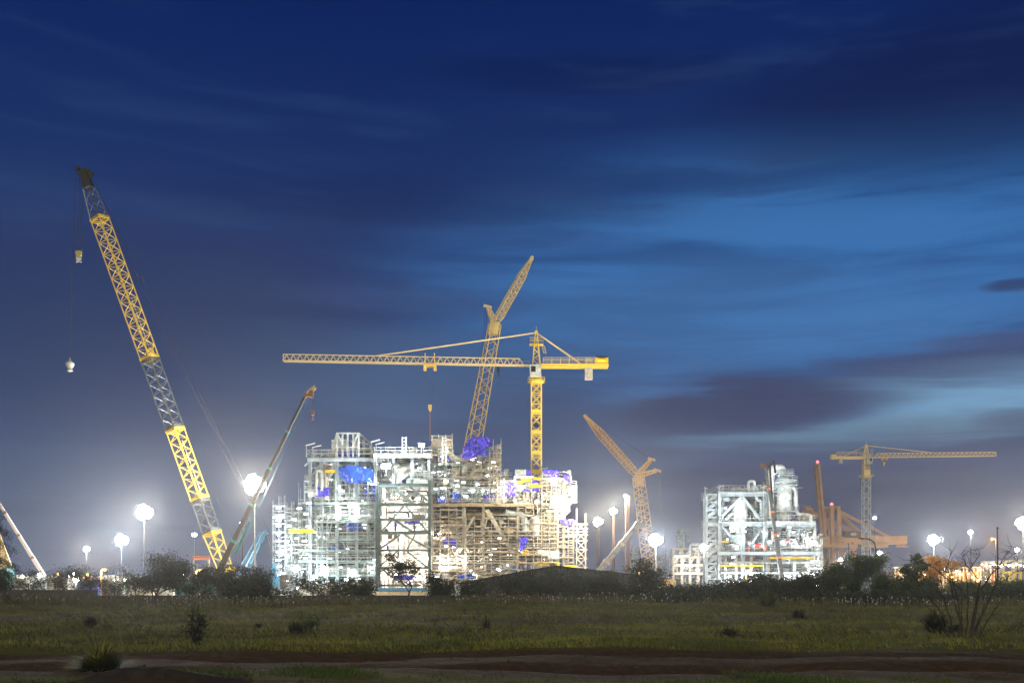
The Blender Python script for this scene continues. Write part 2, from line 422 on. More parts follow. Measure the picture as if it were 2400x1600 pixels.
grass('verge_grass', 'patchy low green grass and weeds along the near edge of the dirt track', gm2, 8000, (17, 23), (.03, .17), .006, 4,
      lambda x, y: max(.01, .15 + .8 * math.sin(x * .55 + 2 * math.sin(y * .8)) + .5 * math.sin(x * 1.9 + y) - max(0, y - 20.5) * .35))
grass('tall_weeds', 'knee high seeding weeds in front of the low wall', M['drygrass'], 4200, (84, 98), (.3, 1.0), .016, 5, lambda x, y: max(.1, .6 + .6 * math.sin(x * .3 + 1)))
rn2 = random.Random(77)
CL = [(rn2.uniform(-.54, .54), rn2.uniform(34, 96), rn2.uniform(.5, 2.2)) for _ in range(170)]
CL = [(u * y, y, r * (1 + y * .02)) for u, y, r in CL if not 24 < y < 30]
def clumpd(x, y):
    for cx, cy, r in CL:
        if abs(x - cx) < r * 1.6 and abs(y - cy) < r: return .9 * max(0, 1 - ((x - cx) / r / 1.6) ** 2 - ((y - cy) / r) ** 2)
    return 0
grass('rough_weeds', 'ragged taller weed patches scattered through the field grass', pmat('rough_weed', (.12, .13, .035), (.035, .04, .014), .7, 0, .4), 6500, (19, 96), (.10, .36), .011, 9, clumpd, .5)
# pale flower heads catch the site light
rnd = random.Random(12); mb = MB()
for i in range(1100):
    y = rnd.uniform(82, 97); x = rnd.uniform(-.54, .54) * y
    if math.sin(x * .22 + .5) + rnd.gauss(0, .5) < -.3: continue
    z = hgt(x, y) + rnd.uniform(.3, .9); s = rnd.uniform(.035, .10)
    mb.tube([(x, y, hgt(x, y)), (x + .03, y, z)], .003, 3, False)
    mb.mesh([(x - s * .7, y, z), (x, y - s, z + s * .3), (x + s * .7, y, z), (x, y + s, z + s), (x, y, z + s * 1.5), (x, y, z - s * .8)],
            [(0, 1, 4), (1, 2, 4), (2, 3, 4), (3, 0, 4), (1, 0, 5), (2, 1, 5), (3, 2, 5), (0, 3, 5)])
tag(mb.build('flower_heads', M['flower']), 'white fluffy grass flowers dotted along the wall', kind='stuff')
# clods and stones of the dirt track
mb = MB()
for i in range(900):
    y = rnd.uniform(18, 62); x = rnd.uniform(-.55, .55) * y
    if y > 32 and rnd.random() < .6: continue
    s = rnd.uniform(.02, .07) * (1 if rnd.random() < .93 else 2.2)
    z = hgt(x, y)
    vs = [(x + s * math.cos(k * 1.256 + i) * rnd.uniform(.7, 1.3), y + s * math.sin(k * 1.256 + i) * rnd.uniform(.7, 1.3), z - .02) for k in range(5)] + [(x + rnd.gauss(0, s * .3), y, z + s * .7)]
    mb.mesh(vs, [(k, (k + 1) % 5, 5) for k in range(5)])
tag(mb.build('clods', pmat('soil_clod', (.09, .065, .04), (.05, .035, .022), .95, 0, 8)), 'brown clods and pebbles scattered over the track', kind='stuff')

# ------------------------------------------------------------------ low wall along the back of the field
def wall():
    t = thing('low_wall', (0, 100, 0), 'long low dark wall behind the field', 'wall')
    for (px0, px1, ptop) in ((-260, 227, 1383.0), (227, 2700, 1396.0)):
        a = at(px0, ptop, 100); b = at(px1, ptop, 100)
        mb = MB(); mb.box((a.x, 100, -.3), (b.x, 100.25, a.z)); mb.box((a.x, 99.96, a.z + .001), (b.x, 100.29, a.z + .07))
        mb.build('wall_panel', M['wall'], t)
wall()

# dirt mound bottom left, tussocks
def mound(px, py, Y, w, d, h, label):
    p = at(px, py, Y); n = 22; vs = []; fs = []
    rnd = random.Random(int(px)); 
    for j in range(n):
        for i in range(n):
            u = i / (n - 1) * 2 - 1; v = j / (n - 1) * 2 - 1; r = min(1, math.hypot(u, v))
            k = (1 + math.cos(math.pi * r)) / 2
            vs.append((p.x + u * w, Y + v * d, hgt(p.x + u * w, Y + v * d) - .03 + h * k * (1 + .25 * math.sin(u * 7 + px) * math.sin(v * 5)) + rnd.uniform(0, .03) * k))
    fs = [(j * n + i, j * n + i + 1, (j + 1) * n + i + 1, (j + 1) * n + i) for j in range(n - 1) for i in range(n - 1)]
    mb = MB(); mb.mesh(vs, fs)
    tag(mb.build('dirt_mound', pmat('mound_soil', (.05, .036, .022), (.022, .016, .01), .95, 0, 3, bump=.6)), label, 'mound')
mound(330, 1590, 19.5, 2.6, 1.1, .30, 'low dark soil mound at the near edge of the track on the left')
mound(95, 1594, 19.0, 1.4, .9, .16, 'small dark soil hump in the bottom left corner of the field')
mound(1330, 1590, 19.5, 1.1, .8, .14, 'small dark soil hump at the near grass edge below the shed')
def tussock(px, py, R, H, n, mat, label, wide=1.0):
    Y = EYE * F / (py - HY); x = (px - 1200) * Y / F; z = hgt(x, Y)
    rnd = random.Random(px); vs = []; fs = []
    for i in range(n):
        a = rnd.random() * 6.283; r = R * .35 * math.sqrt(rnd.random()); L = H * rnd.uniform(.2, 1.25); sp = rnd.random() ** .6 * R * wide * 1.5
        w = .0035 + .0003 * Y
        bx, by = x + r * math.cos(a), Y + r * math.sin(a)
        tx, ty = bx + sp * math.cos(a), by + sp * math.sin(a)
        o = len(vs); px_, py_ = -math.sin(a) * w, math.cos(a) * w
        L2 = L * (1 - .45 * sp / R)
        vs += [(bx - px_, by - py_, z - .03), (bx + px_, by + py_, z - .03), (bx + (tx - bx) * .45 + px_, by + (ty - by) * .45 + py_, z + L2 * .75), (bx + (tx - bx) * .45 - px_, by + (ty - by) * .45 - py_, z + L2 * .75), (tx, ty, z + L2)]
        fs += [(o, o + 1, o + 2, o + 3), (o + 3, o + 2, o + 4)]
    mb = MB(); mb.mesh(vs, fs)
    return tag(mb.build('grass_tussock', mat), label, 'tussock', 'tussocks dotted over the field')
T = M['drygrass']; DK = pmat('dark_tussock', (.05, .05, .022), (.02, .02, .01), .9, 0, 3)
tussock(235, 1565, .55, .75, 1500, gm1, 'largest round tussock with long spiky blades beside the mound on the left', 1.1)
tussock(212, 1474, .45, .55, 260, DK, 'small dark tussock in the grass below the leftmost floodlight', .7)
tussock(694, 1484, .5, .6, 260, DK, 'dark tussock in the grass below the scaffold tower', .7)
tussock(604, 1474, .3, .35, 150, DK, 'very small dark tussock right of the sapling', .7)
tussock(1708, 1499, .5, .45, 260, DK, 'dark rounded tussock below the pale grey process module', .7)
tussock(1872, 1446, .6, .7, 240, DK, 'farthest dark tussock in front of the tall weeds below the tower crane on the right', .7)
tussock(2195, 1484, .75, .95, 700, DK, 'dense dark tussock left of the bare shrub', .65)
tussock(1800, 1430, .9, 1.5, 420, gm1, 'tall pale green clump of grass near the weeds left of the tower crane', .7)
tussock(1140, 1470, .3, .7, 60, DK, 'thin dark upright weed in the middle of the field')
# ------------------------------------------------------------------ trees and bushes
def grow(rnd, base, H, W, levels, nb, spread, bare=False, multi=1, lean=0.0):
    """branch polylines [(pts, radii)], tips"""
    out = []; tips = []
    def rec(p, d, L, r, lv):
        k = 4; pts = [p]; q = p
        for i in range(k):
            d = (d + Vector((rnd.gauss(0, .16), rnd.gauss(0, .16), rnd.gauss(.03, .1)))).normalized()
            q = q + d * (L / k); pts.append(q)
            if lv >= levels - 2: tips.append((q, d, lv))
        out.append((pts, [r * (1 - .5 * i / k) for i in range(k + 1)]))
        if lv >= levels: return
        for _ in range(nb + (rnd.random() < .4)):
            s = rnd.randint(1, k); a = rnd.random() * 6.283
            side = Vector((math.cos(a), math.sin(a), 0)); nd = (d * (1 - spread) + side * spread + Vector((0, 0, .18))).normalized()
            rec(pts[s], nd, L * rnd.uniform(.55, .8), r * .55, lv + 1)
    for m in range(multi):
        a = rnd.random() * 6.283; tilt = (.12 if multi == 1 else .55) * rnd.uniform(.4, 1)
        rec(base + Vector((rnd.gauss(0, .1), rnd.gauss(0, .1), 0)) * (multi > 1), Vector((math.cos(a) * tilt + lean, math.sin(a) * tilt, 1)).normalized(), H * .42, H * .018 + .02, 0)
    zmax = max(p.z for p, _, _ in tips); xs = [p.x for p, _, _ in tips]; 
    sz = H / max(.1, zmax - base.z); sx = W / max(.1, max(xs) - min(xs)); cx = (max(xs) + min(xs)) / 2
    def fit(p):
        k = min(1, max(0, (p.z - base.z) / (zmax - base.z)) * 2.5)
        return Vector((base.x + (p.x - base.x - (cx - base.x) * k * .8) * sx, base.y + (p.y - base.y) * sx, base.z + (p.z - base.z) * sz))
    out = [([fit(p) for p in pts], rr) for pts, rr in out]; tips = [(fit(p), d, l) for p, d, l in tips]
    return out, tips
NLEAF = [0]
def leaves(rnd, tips, n, size, sig, droop=0.0, zmin=-1e9, needle=False):
    vs = []; fs = []
    for i in range(n):
        p, d, _ = tips[rnd.randrange(len(tips))]
        c = p + Vector((rnd.gauss(0, sig), rnd.gauss(0, sig), rnd.gauss(-droop * sig, sig * .75)))
        if c.z < zmin: continue
        s = size * rnd.uniform(.5, 1.3)
        if needle: a = Vector((rnd.gauss(.4, .7), rnd.gauss(0, .7), rnd.gauss(-.5, .4))).normalized() * s * 3.2; b = Vector((0, .3, 1)).cross(a).normalized() * s * .16
        else: a = Vector((rnd.gauss(0, 1), rnd.gauss(0, 1), rnd.gauss(-.2, .8))).normalized() * s; b = a.cross(Vector((rnd.gauss(0, 1), rnd.gauss(0, 1), rnd.gauss(0, 1)))).normalized() * s * .42
        o = len(vs); vs += [c - a, c - b, c + a, c + b]; fs.append((o, o + 1, o + 2, o + 3))
    NLEAF[0] += len(fs)
    return vs, fs
def tree(name, px, top, w_px, Y, label, cat='tree', n=2600, leaf='leaf', size=.11, sig=.3, levels=4, nb=2, spread=.55, multi=1, base_z=None, group=None, lean=0.0, needle=False, droop=0.0, twigs=True):
    x = (px - 1200) * Y / F; z0 = hgt(x, Y) if base_z is None else base_z
    ztop = EYE + (HY - top) * Y / F; H = ztop - z0; W = w_px * Y / F
    rnd = random.Random(int(px * 7 + top))
    if name == 'roadside_tree' and px != 946: multi = max(multi, 3); n = int(n * 1.7); w_px *= 1.2; W = w_px * Y / F; sig *= 1.25
    br, tips = grow(rnd, Vector((x, Y, z0 - .1)), H * .93, W * .85, levels, nb, spread, multi=multi, lean=lean)
    t = thing(name, (x, Y, z0), label, cat, group)
    mb = MB()
    for pts, rr in br: mb.tube(pts, [max(r, .012 if twigs else .02) for r in rr], 4, False)
    mb.build('trunk' if multi == 1 else 'stems', M['bark'], t)
    vs, fs = leaves(rnd, tips, n, size, sig, droop, z0 + .1, needle)
    if fs:
        mb = MB(); mb.mesh(vs, fs); mb.build('crown' if cat == 'tree' else 'foliage', M[leaf], t)
    return t
# left edge casuarina with drooping needles, its trunk just outside the picture
def casuarina():
    Y = 62; x = (-34 - 1200) * Y / F; rnd = random.Random(5); z0 = hgt(x, Y)
    t = thing('casuarina_tree', (x, Y, z0), 'dark casuarina tree with drooping needle branches reaching in at the left edge', 'tree')
    H = EYE + (HY - 1150) * Y / F; mb = MB(); mb.tube([(x, Y, z0 - .1), (x + .1, Y, H * .5), (x, Y, H)], [.16, .1, .03], 6); tips = []
    for i in range(46):
        z = z0 + H * (.18 + .8 * i / 46); a = rnd.uniform(-1.3, 1.3) if i % 3 else rnd.random() * 6.28
        L = (2.2 if z < H * .75 else 1.5) * rnd.uniform(.5, 1.05) * (1.0 - .35 * (z / H) ** 3); pts = [Vector((x, Y, z))]
        for k in range(1, 7):
            u = k / 6; pts.append(Vector((x + math.cos(a) * L * u, Y + math.sin(a) * L * u, z + .5 * u - .95 * u * u + rnd.gauss(0, .03)))); tips.append((pts[-1], None, 0))
        mb.tube(pts, [.03, .026, .022, .018, .014, .01, .006], 4, False)
    mb.build('trunk', M['bark'], t)
    vs, fs = leaves(rnd, tips, 9000, .06, .13, 1.2, needle=True); mb = MB(); mb.mesh(vs, fs); mb.build('crown', M['casu'], t)
casuarina()
GT = 'trees along the low wall'; GB = 'bushes along the low wall'
# feathery trees on the left, behind the wall
tree('roadside_tree', 22, 1330, 70, 108, 'dark small tree under the yellow lattice at the left edge', n=1500, group=GT)
tree('roadside_tree', 78, 1328, 90, 112, 'small feathery tree below the white telescopic boom', n=1100, size=.10, group=GT)
tree('roadside_tree', 140, 1316, 110, 110, 'feathery tree just right of the foot of the white telescopic boom', n=1500, size=.10, group=GT)
tree('roadside_tree', 205, 1322, 90, 112, 'thin tree directly below the leftmost floodlight', n=1500, size=.10, group=GT)
tree('roadside_tree', 268, 1312, 90, 112, 'thin tree between the orange lamp and the cool floodlight mast', n=1400, size=.10, group=GT)
tree('roadside_tree', 362, 1283, 130, 108, 'tallest feathery tree on the left, in front of the second floodlight mast', n=4200, size=.12, sig=.35, group=GT)
tree('roadside_tree', 322, 1330, 70, 110, 'low tree at the left foot of the tallest feathery tree', n=1300, group=GT)
tree('roadside_tree', 425, 1303, 110, 110, 'broad feathery tree below the small white lamp post', n=3200, size=.12, group=GT)
tree('roadside_tree', 475, 1318, 90, 106, 'dark tree between the orange gantry and the foot of the yellow boom', n=3400, size=.12, group=GT)
tree('thorny_bush', 545, 1300, 130, 101.5, 'large dark bush with bare thorny twigs at the foot of the yellow boom', cat='bush', n=1500, size=.12, multi=7, levels=3, nb=3, group=GB)
tree('round_bush', 592, 1345, 95, 99, 'very dense dark round bush in front of the wall below the green crane', cat='bush', n=9000, size=.17, sig=.34, multi=7, levels=3, nb=3, group=GB)
tree('round_bush', 560, 1352, 90, 99.3, 'dense dark round bush at the wall, left one of the pair below the green crane', cat='bush', n=7500, size=.17, sig=.34, multi=7, levels=3, nb=3, group=GB)
tree('thorny_bush', 612, 1312, 90, 103, 'twiggy bush in front of the blue crane body', cat='bush', n=1800, size=.11, multi=5, levels=3, nb=3, group=GB)
tree('thorny_bush', 690, 1368, 80, 104, 'low open bush in front of the bottom of the scaffold tower', cat='bush', n=900, size=.10, multi=5, levels=3, group=GB)
tree('roadside_tree', 738, 1342, 110, 106, 'open twiggy tree in front of the left module base', n=1700, size=.11, multi=3, levels=4, group=GT)
tree('thorny_bush', 795, 1345, 90, 105, 'open bush below the dark bay of the left module', cat='bush', n=1900, size=.11, multi=5, levels=3, nb=3, group=GB)
tree('round_bush', 842, 1352, 90, 102, 'dense bush left of the tall frame column of the white module', cat='bush', n=4200, size=.13, multi=7, levels=3, nb=3, group=GB)
tree('roadside_tree', 946, 1287, 120, 104, 'slender single trunk tree standing before the bright braced bay', n=2100, size=.13, sig=.28, levels=4, group=GT)
tree('round_bush', 1032, 1328, 85, 102.5, 'dense dark bush between the braced bay and the shed', cat='bush', n=3600, size=.14, multi=6, levels=3, nb=3, group=GB)
tree('thorny_bush', 1082, 1352, 60, 104, 'twiggy bush at the left end of the shed', cat='bush', n=1200, size=.12, multi=5, levels=3, group=GB)
for i, (px, top, w, n, lab) in enumerate([(1130, 1362, 60, 900, 'low tree against the shed wall, first from its left end'), (1185, 1345, 80, 1400, 'tree against the shed wall under the left roof slope'),
    (1262, 1318, 90, 2300, 'dark tree rising over the shed roof left of its ridge'), (1330, 1340, 80, 1600, 'tree against the shed wall right of the ridge'),
    (1395, 1328, 90, 2300, 'tree rising over the right slope of the shed roof'), (1440, 1336, 70, 1700, 'tree at the right end of the shed wall')]):
    tree('roadside_tree', px, top, w, 107 + (i % 2) * 2, lab, n=n, size=.11, group=GT)
for px, top, w, lab in ((1112, 1352, 70, 'leaning over the left foot of the shed roof'), (1212, 1332, 90, 'hiding the middle of the left roof slope of the shed'), (1296, 1317, 90, 'whose crown tops the ridge of the shed roof'), (1362, 1326, 80, 'hiding the right roof slope of the shed'), (1425, 1330, 80, 'rising above the right eave of the shed')):
    tree('thorny_bush', px, top, w, 126, 'ragged dark bush ' + lab, cat='bush', n=2600, size=.15, multi=6, levels=3, nb=3, group=GB)
tree('roadside_tree', 1518, 1302, 95, 106, 'tree in front of the orange lamp and the large cool floodlight', n=3200, size=.13, group=GT)
tree('thorny_bush', 1490, 1362, 60, 104, 'bush covering the right corner of the shed', cat='bush', n=1700, size=.12, multi=5, levels=3, nb=3, group=GB)
hb = [(1462, 1375, 60), (1545, 1366, 80), (1592, 1366, 80), (1642, 1362, 90), (1690, 1352, 90), (1735, 1348, 80), (1775, 1330, 80), (1815, 1350, 80), (1852, 1345, 90), (1893, 1332, 90),
      (1935, 1330, 90), (2070, 1330, 90), (2120, 1335, 90), (2165, 1345, 90), (2262, 1345, 100), (2310, 1352, 100), (2360, 1345, 100), (2398, 1350, 80)]
hl = ['low bush right of the shed corner', 'low bush below the hazy far column', 'bush below the pale pipe rack', 'bush below the small warm floodlight', 'bush in front of the stair tower legs', 'bush below the left yellow beam of the pale module',
      'taller bush between the two yellow beams of the pale module', 'bush at the foot of the thin dark crane boom', 'bush below the right yellow beam of the pale module', 'bush at the right foot of the pale module',
      'bush below the brown port crane legs', 'green bush right of the white crane mast', 'green bush left of the yellow lit tree', 'bush under the yellow lit tree', 'bush between the yellow lit tree and the bare shrub', 'bush behind the bare shrub stems',
      'bush behind the right side of the bare shrub', 'bush at the right edge of the picture']
for i, ((px, top, w), lab) in enumerate(zip(hb, hl)):
    den = 2600 if px < 1560 else 4200
    tree('hedge_bush', px, top, w, 98.5 if i % 2 else 102.6, 'dark ' + lab, cat='bush', n=den, size=.13, sig=.32, multi=7, levels=3, nb=3, leaf='leaf' if px < 2000 else 'leaf2', group=GB)
# second, lower row in front that closes the dark hedge on the right
hl2 = ['low dark bush at the wall below the gap between pipe rack and pale module', 'low dark bush at the wall below the stair tower', 'low dark bush at the wall under the left half of the pale module', 'low dark bush at the wall under the middle of the pale module', 'low dark bush at the wall under the right half of the pale module',
       'low dark bush at the wall under the raised brown boom', 'low dark bush in front of the big leafy tree, left side', 'low dark bush in front of the big leafy tree, right side', 'low dark bush below the leafy small tree', 'low dark bush below the yellow lit tree',
       'low dark bush behind the stems of the bare shrub, left side', 'low dark bush behind the stems of the bare shrub, right side', 'low dark bush in the right corner of the wall']
for i, lab in enumerate(hl2):
    tree('hedge_bush', 1610 + i * 63, 1375 + (i * 37) % 12, 95, 96 - (i % 3) * .8, lab, cat='bush', n=4200, size=.13, sig=.3, multi=8, levels=3, nb=3, group=GB)
tree('leafy_tree', 2010, 1290, 150, 104, 'large dark green leafy tree at the foot of the white crane mast', n=9000, size=.16, sig=.36, leaf='leaf2', nb=3, group=GT)
tree('leafy_tree', 1962, 1312, 100, 106, 'green leafy tree left of the large leafy tree', n=4500, size=.15, sig=.34, leaf='leaf2', nb=3, group=GT)
tree('leafy_tree', 2146, 1287, 62, 100, 'small slim tree with big leaf clusters left of the yellow lit tree', n=1300, size=.2, sig=.22, leaf='leaf2', levels=3, group=GT)
tree('yellow_lit_tree', 2205, 1288, 88, 126, 'tree with amber lamp light put into its leaf colour, under the floodlight', n=3600, size=.16, sig=.32, leaf='leafy', group=GT, droop=.8)
tree('yellow_lit_tree', 2158, 1335, 60, 126.5, 'low bush with amber lamp light in its leaf colour, beside the yellow lit tree', cat='bush', n=1300, size=.15, leaf='leafy', multi=4, levels=3, group=GB)
# bare shrub close by on the right
def bare_shrub():
    Y = 37.5; x = (2262 - 1200) * Y / F; z0 = hgt(x, Y); rnd = random.Random(21)
    t = thing('bare_shrub', (x, Y, z0), 'tall leafless shrub with many dark stems fanning out near the right edge', 'shrub')
    stems = [((2225, 1500), (2190, 1440), (2130, 1400)), ((2230, 1500), (2215, 1440), (2165, 1372), (2155, 1350)), ((2250, 1500), (2250, 1420), (2232, 1350), (2195, 1318)),
             ((2262, 1500), (2268, 1420), (2262, 1345), (2290, 1300), (2270, 1288)), ((2270, 1500), (2285, 1400), (2315, 1345), (2345, 1300), (2352, 1282)), ((2275, 1500), (2300, 1390), (2335, 1340), (2375, 1318), (2405, 1312)),
             ((2280, 1500), (2310, 1420), (2340, 1370), (2385, 1342), (2410, 1335)), ((2258, 1500), (2240, 1400), (2225, 1330), (2240, 1290)), ((2255, 1500), (2262, 1380), (2205, 1330), (2170, 1310)),
             ((2266, 1500), (2296, 1440), (2318, 1375), (2322, 1320), (2345, 1300)), ((2240, 1500), (2205, 1400), (2150, 1355)), ((2290, 1500), (2320, 1440), (2350, 1400), (2375, 1385)), ((2272, 1500), (2290, 1360), (2250, 1322), (2232, 1300))]
    mb = MB()
    for si, s in enumerate(stems):
        pts = []
        for a, b in zip(s[:-1], s[1:]):
            for k in range(4):
                u = k / 4; pts.append((a[0] + (b[0] - a[0]) * u + rnd.gauss(0, 1.2), a[1] + (b[1] - a[1]) * u + rnd.gauss(0, 1.2)))
        pts.append(s[-1]); n = len(pts); dy = rnd.uniform(-1.1, 1.1)
        P = []
        for i, (qx, qy) in enumerate(pts):
            u = i / (n - 1); p = at(qx, qy, Y); P.append(Vector((p.x, Y + dy * u, max(p.z, z0 - .05))))
        mb.tube(P, [.034 * (1 - .82 * i / (n - 1)) for i in range(n)], 5, False)
        for i in range(n // 3, n, 1):
            for _ in range(2):
                if rnd.random() < .45: continue
                d = Vector((rnd.gauss(0, .8), rnd.gauss(0, .6), rnd.uniform(.1, 1))).normalized(); L = rnd.uniform(.2, .85)
                q = P[i] + d * L * .5 + Vector((rnd.gauss(0, .04), 0, rnd.gauss(0, .04))); e = q + (d + Vector((rnd.gauss(0, .3), 0, rnd.gauss(.1, .3)))).normalized() * L * .5
                mb.tube([P[i], q, e], [.012, .008, .004], 3, False)
    mb.build('stems', M['bark'], t)
bare_shrub()
tree('leafy_weed', 2238, 1455, 32, 40, 'bright green leafy plant at the foot of the bare shrub', cat='plant', n=700, size=.06, sig=.09, leaf='leaf2', multi=5, levels=2, nb=3)
tree('sapling', 463, 1400, 48, 34, 'young sapling with narrow dark leaves standing alone in the grass on the left', n=520, size=.06, sig=.10, leaf='leaf', multi=4, levels=3, nb=2, spread=.3)
tree('seedling', 725, 1420, 60, 44, 'thin pale seedling with sparse leaves in the grass below the scaffold tower', cat='plant', n=420, size=.05, sig=.16, leaf='leaf2', multi=4, levels=3)
# ------------------------------------------------------------------ cranes
def rope(mb, a, b, r=.05, sag=0.0, n=6):
    a = Vector(a); b = Vector(b)
    if sag: pts = [a.lerp(b, i / n) + Vector((0, 0, -sag * 4 * (i / n) * (1 - i / n))) for i in range(n + 1)]
    else: pts = [a, b]
    mb.tube(pts, r, 4, False)
def crawler_base(t, x, Y, body, name_col='dark', w=6.0, z=0.0):
    """tracks, slewing ring and machinery house of a crawler crane"""
    for s in (-1, 1):
        mb = MB(); y = Y + s * w * .42
        P = [(x - w * .7, y, z + .75), (x - w * .62, y, z + .2), (x - w * .55, y, z + .05)]
        mb.box((x - w * .62, y - .5, z + .05), (x + w * .62, y + .5, z + 1.3))
        mb.tube([(x - w * .62, y - .5, z + .67), (x - w * .62, y + .5, z + .67)], .62, 12); mb.tube([(x + w * .62, y - .5, z + .67), (x + w * .62, y + .5, z + .67)], .62, 12)
        for k in range(7): mb.tube([(x - w * .5 + k * w / 6, y - .53, z + .4), (x - w * .5 + k * w / 6, y + .53, z + .4)], .28, 10)
        mb.build('track', M['dark'], t)
    mb = MB(); mb.lathe((x, Y, z + 1.0), [(1.6, 0), (1.6, .7)], 20); mb.build('slewing_ring', M['dark'], t)
    mb = MB(); mb.box((x - 1.6, Y - 1.6, z + 1.7), (x + w * .85, Y + 1.6, z + 4.1)); mb.box((x + .3, Y - 1.63, z + 2.1), (x + w * .6, Y - 1.6, z + 3.6)); mb.build('machinery_house', M[body], t)
    cab = MB(); cab.box((x - 2.6, Y - 2.7, z + 1.8), (x - .6, Y - 1.65, z + 4.2)); c = cab.build('cab', M[body], t)
    gl = MB(); gl.box((x - 2.4, Y - 2.73, z + 2.7), (x - .9, Y - 2.7, z + 4.0)); gl.build('window', M['bulkglass'], c)
    mb = MB(); 
    for k in range(4): mb.box((x + w * .86, Y - 2.6, z + 1.8 + k * .62), (x + w * .86 + 1.6, Y + 2.6, z + 2.36 + k * .62))
    mb.build('counterweight', M['dark'], t)

def big_crane():
    Y = 200.0
    L = lambda py: at(233 + .358 * (py - 510), py, Y)
    base = at(531, 1341, Y)
    t = thing('crawler_crane', (base.x, Y, 0), 'huge crawler crane with yellow and dark banded lattice boom, tallest thing in the picture', 'crane')
    T = math.radians(28); W = 2.5
    mb = MB(); lattice(mb, L(441), L(510), 1.55, W, 5, .075, .05, T, 'z'); mb.build('boom_section', M['slate'], t, label='tapered dark top boom section')
    for (y0, y1, m, n, k) in ((510, 842, 'yellow', 24, 'z'), (842, 1004, 'slate', 12, 'z'), (1004, 1170, 'yellow', 12, 'z'), (1170, 1246, 'slate', 6, 'z'), (1246, 1341, 'yellow', 7, 'z')):
        mb = MB(); a = L(y0 + 1); b = L(y1 - 1)
        if y1 == 1341: b = base
        lattice(mb, a, b, W, W if y1 < 1300 else 1.9, n, .10, .05, T, k)
        d = (b - a).normalized()
        for q in (a, b - d * .5): lattice(mb, q, q + d * .5, W + .05, W + .05, 1, .13, .09, T, 'h')
        mb.build('boom_section', M[m], t, label=('yellow' if m == 'yellow' else 'dark grey') + ' lattice boom section')
    # plate at the joints and walkway pipe inside
    mb = MB(); d = (L(840) - L(510)).normalized()
    for (y0, y1) in ((700, 835), (1030, 1150)): mb.tube([L(y0) + Vector((.65, 0, 0)), L(y1) + Vector((.65, 0, 0))], .09, 6)
    mb.build('walkway_pipe', M['white'], t)
    mb = MB(); p = L(826); mb.beam(p + Vector((.6, -.4, -.2)), p + Vector((1.4, -.4, .1)), .2, 1.5); mb.build('joint_plate', M['amber'], t)
    # black head with sheaves
    mb = MB(); h0 = at(208, 441, Y); h1 = at(196, 402, Y); d = (h1 - h0).normalized(); sx = Vector((1, 0, .34)).normalized()
    mb.beam(h0 + d * .05, h0 + d * 1.9, 1.75, 1.5, up=(0, 1, 0)); mb.beam(h0 + d * 1.8, h0 + d * 3.4, 1.35, 1.2, up=(0, 1, 0))
    mb.beam(at(207, 405, Y), at(214, 412, Y), .8, .7); mb.beam(at(196, 400, Y), at(181, 393, Y), .45, .5)
    for (px, py, r) in ((183, 395, .42), (190, 407, .55), (213, 408, .5), (204, 400, .5)):
        c = at(px, py, Y)
        for s in (-.35, 0, .35): mb.tube([c + Vector((0, s - .1, 0)), c + Vector((0, s + .1, 0))], r, 14)
    hd = mb.build('boom_head', M['black'], t)
    # hoist ropes, hook block, ball
    mb = MB(); 
    for (a, b) in (((187, 402), (183, 590)), ((191, 402), (188, 590)), ((196, 412), (190, 590))): rope(mb, at(*a, Y - .2), at(*b, Y - .2), .04)
    for dx_ in (-1.5, 1.5): rope(mb, at(178 + dx_, 398, Y - .2), at(164 + dx_, 842, Y - .2), .035)
    mb.build('hoist_rope', M['rope'], t)
    hb = MB(); c = at(184.5, 600, Y - .2); y = Y - .2
    hb.cur = 0; w = .62
    hb.mesh([(c.x - w, y - .25, c.z + 1.0), (c.x + w, y - .25, c.z + 1.0), (c.x + w * .85, y - .25, c.z - .1), (c.x - w * .75, y - .25, c.z - .1),
             (c.x - w, y + .25, c.z + 1.0), (c.x + w, y + .25, c.z + 1.0), (c.x + w * .85, y + .25, c.z - .1), (c.x - w * .75, y + .25, c.z - .1)],
            [(0, 3, 2, 1), (4, 5, 6, 7), (0, 1, 5, 4), (1, 2, 6, 5), (2, 3, 7, 6), (3, 0, 4, 7)])
    st = bpy.data.materials.new('hazard_stripes'); st.use_nodes = True; h = N(st.node_tree); b = st.node_tree.nodes['Principled BSDF']
    o = h.n('ShaderNodeTexCoord').outputs['Object']; s_ = h.n('ShaderNodeSeparateXYZ'); st.node_tree.links.new(o, s_.inputs[0])
    f = h.m('FRACT', h.m('MULTIPLY', h.m('ADD', s_.outputs[0], s_.outputs[2]), 1.9)); st.node_tree.links.new(h.mix(h.m('GREATER_THAN', f, .5), (.85, .75, .15, 1), (.02, .02, .02, 1)), b.inputs[0])
    hbo = hb.build('hook_block', st, t, label='hook block with yellow and black stripes')
    mb = MB(); mb.tube([(c.x, y, c.z - .05), (c.x, y, c.z - .7)], .16, 8); mb.box((c.x - .45, y - .2, c.z - .75), (c.x + .45, y + .2, c.z - .3)); mb.tube([(c.x - .5, y, c.z - 1.25), (c.x - .2, y, c.z - 1.05), (c.x + .2, y, c.z - 1.05), (c.x + .5, y, c.z - 1.25)], .14, 6); mb.build('hook', M['white'], hbo)
    c = at(164, 857, Y - .2); mb = MB(); mb.lathe((c.x, y, c.z), [(.15, -1.15), (.55, -1.05), (.55, -.85), (.35, -.75), (.4, -.55), (.72, -.1), (.85, .3), (.8, .55), (.45, .85), (.2, 1.1), (.15, 1.6)], 16); mb.build('ball_hook', M['white'], t, smooth=True)
    # pendants back to the blue mast
    tip = at(624, 1246, Y + 3)
    mb = MB()
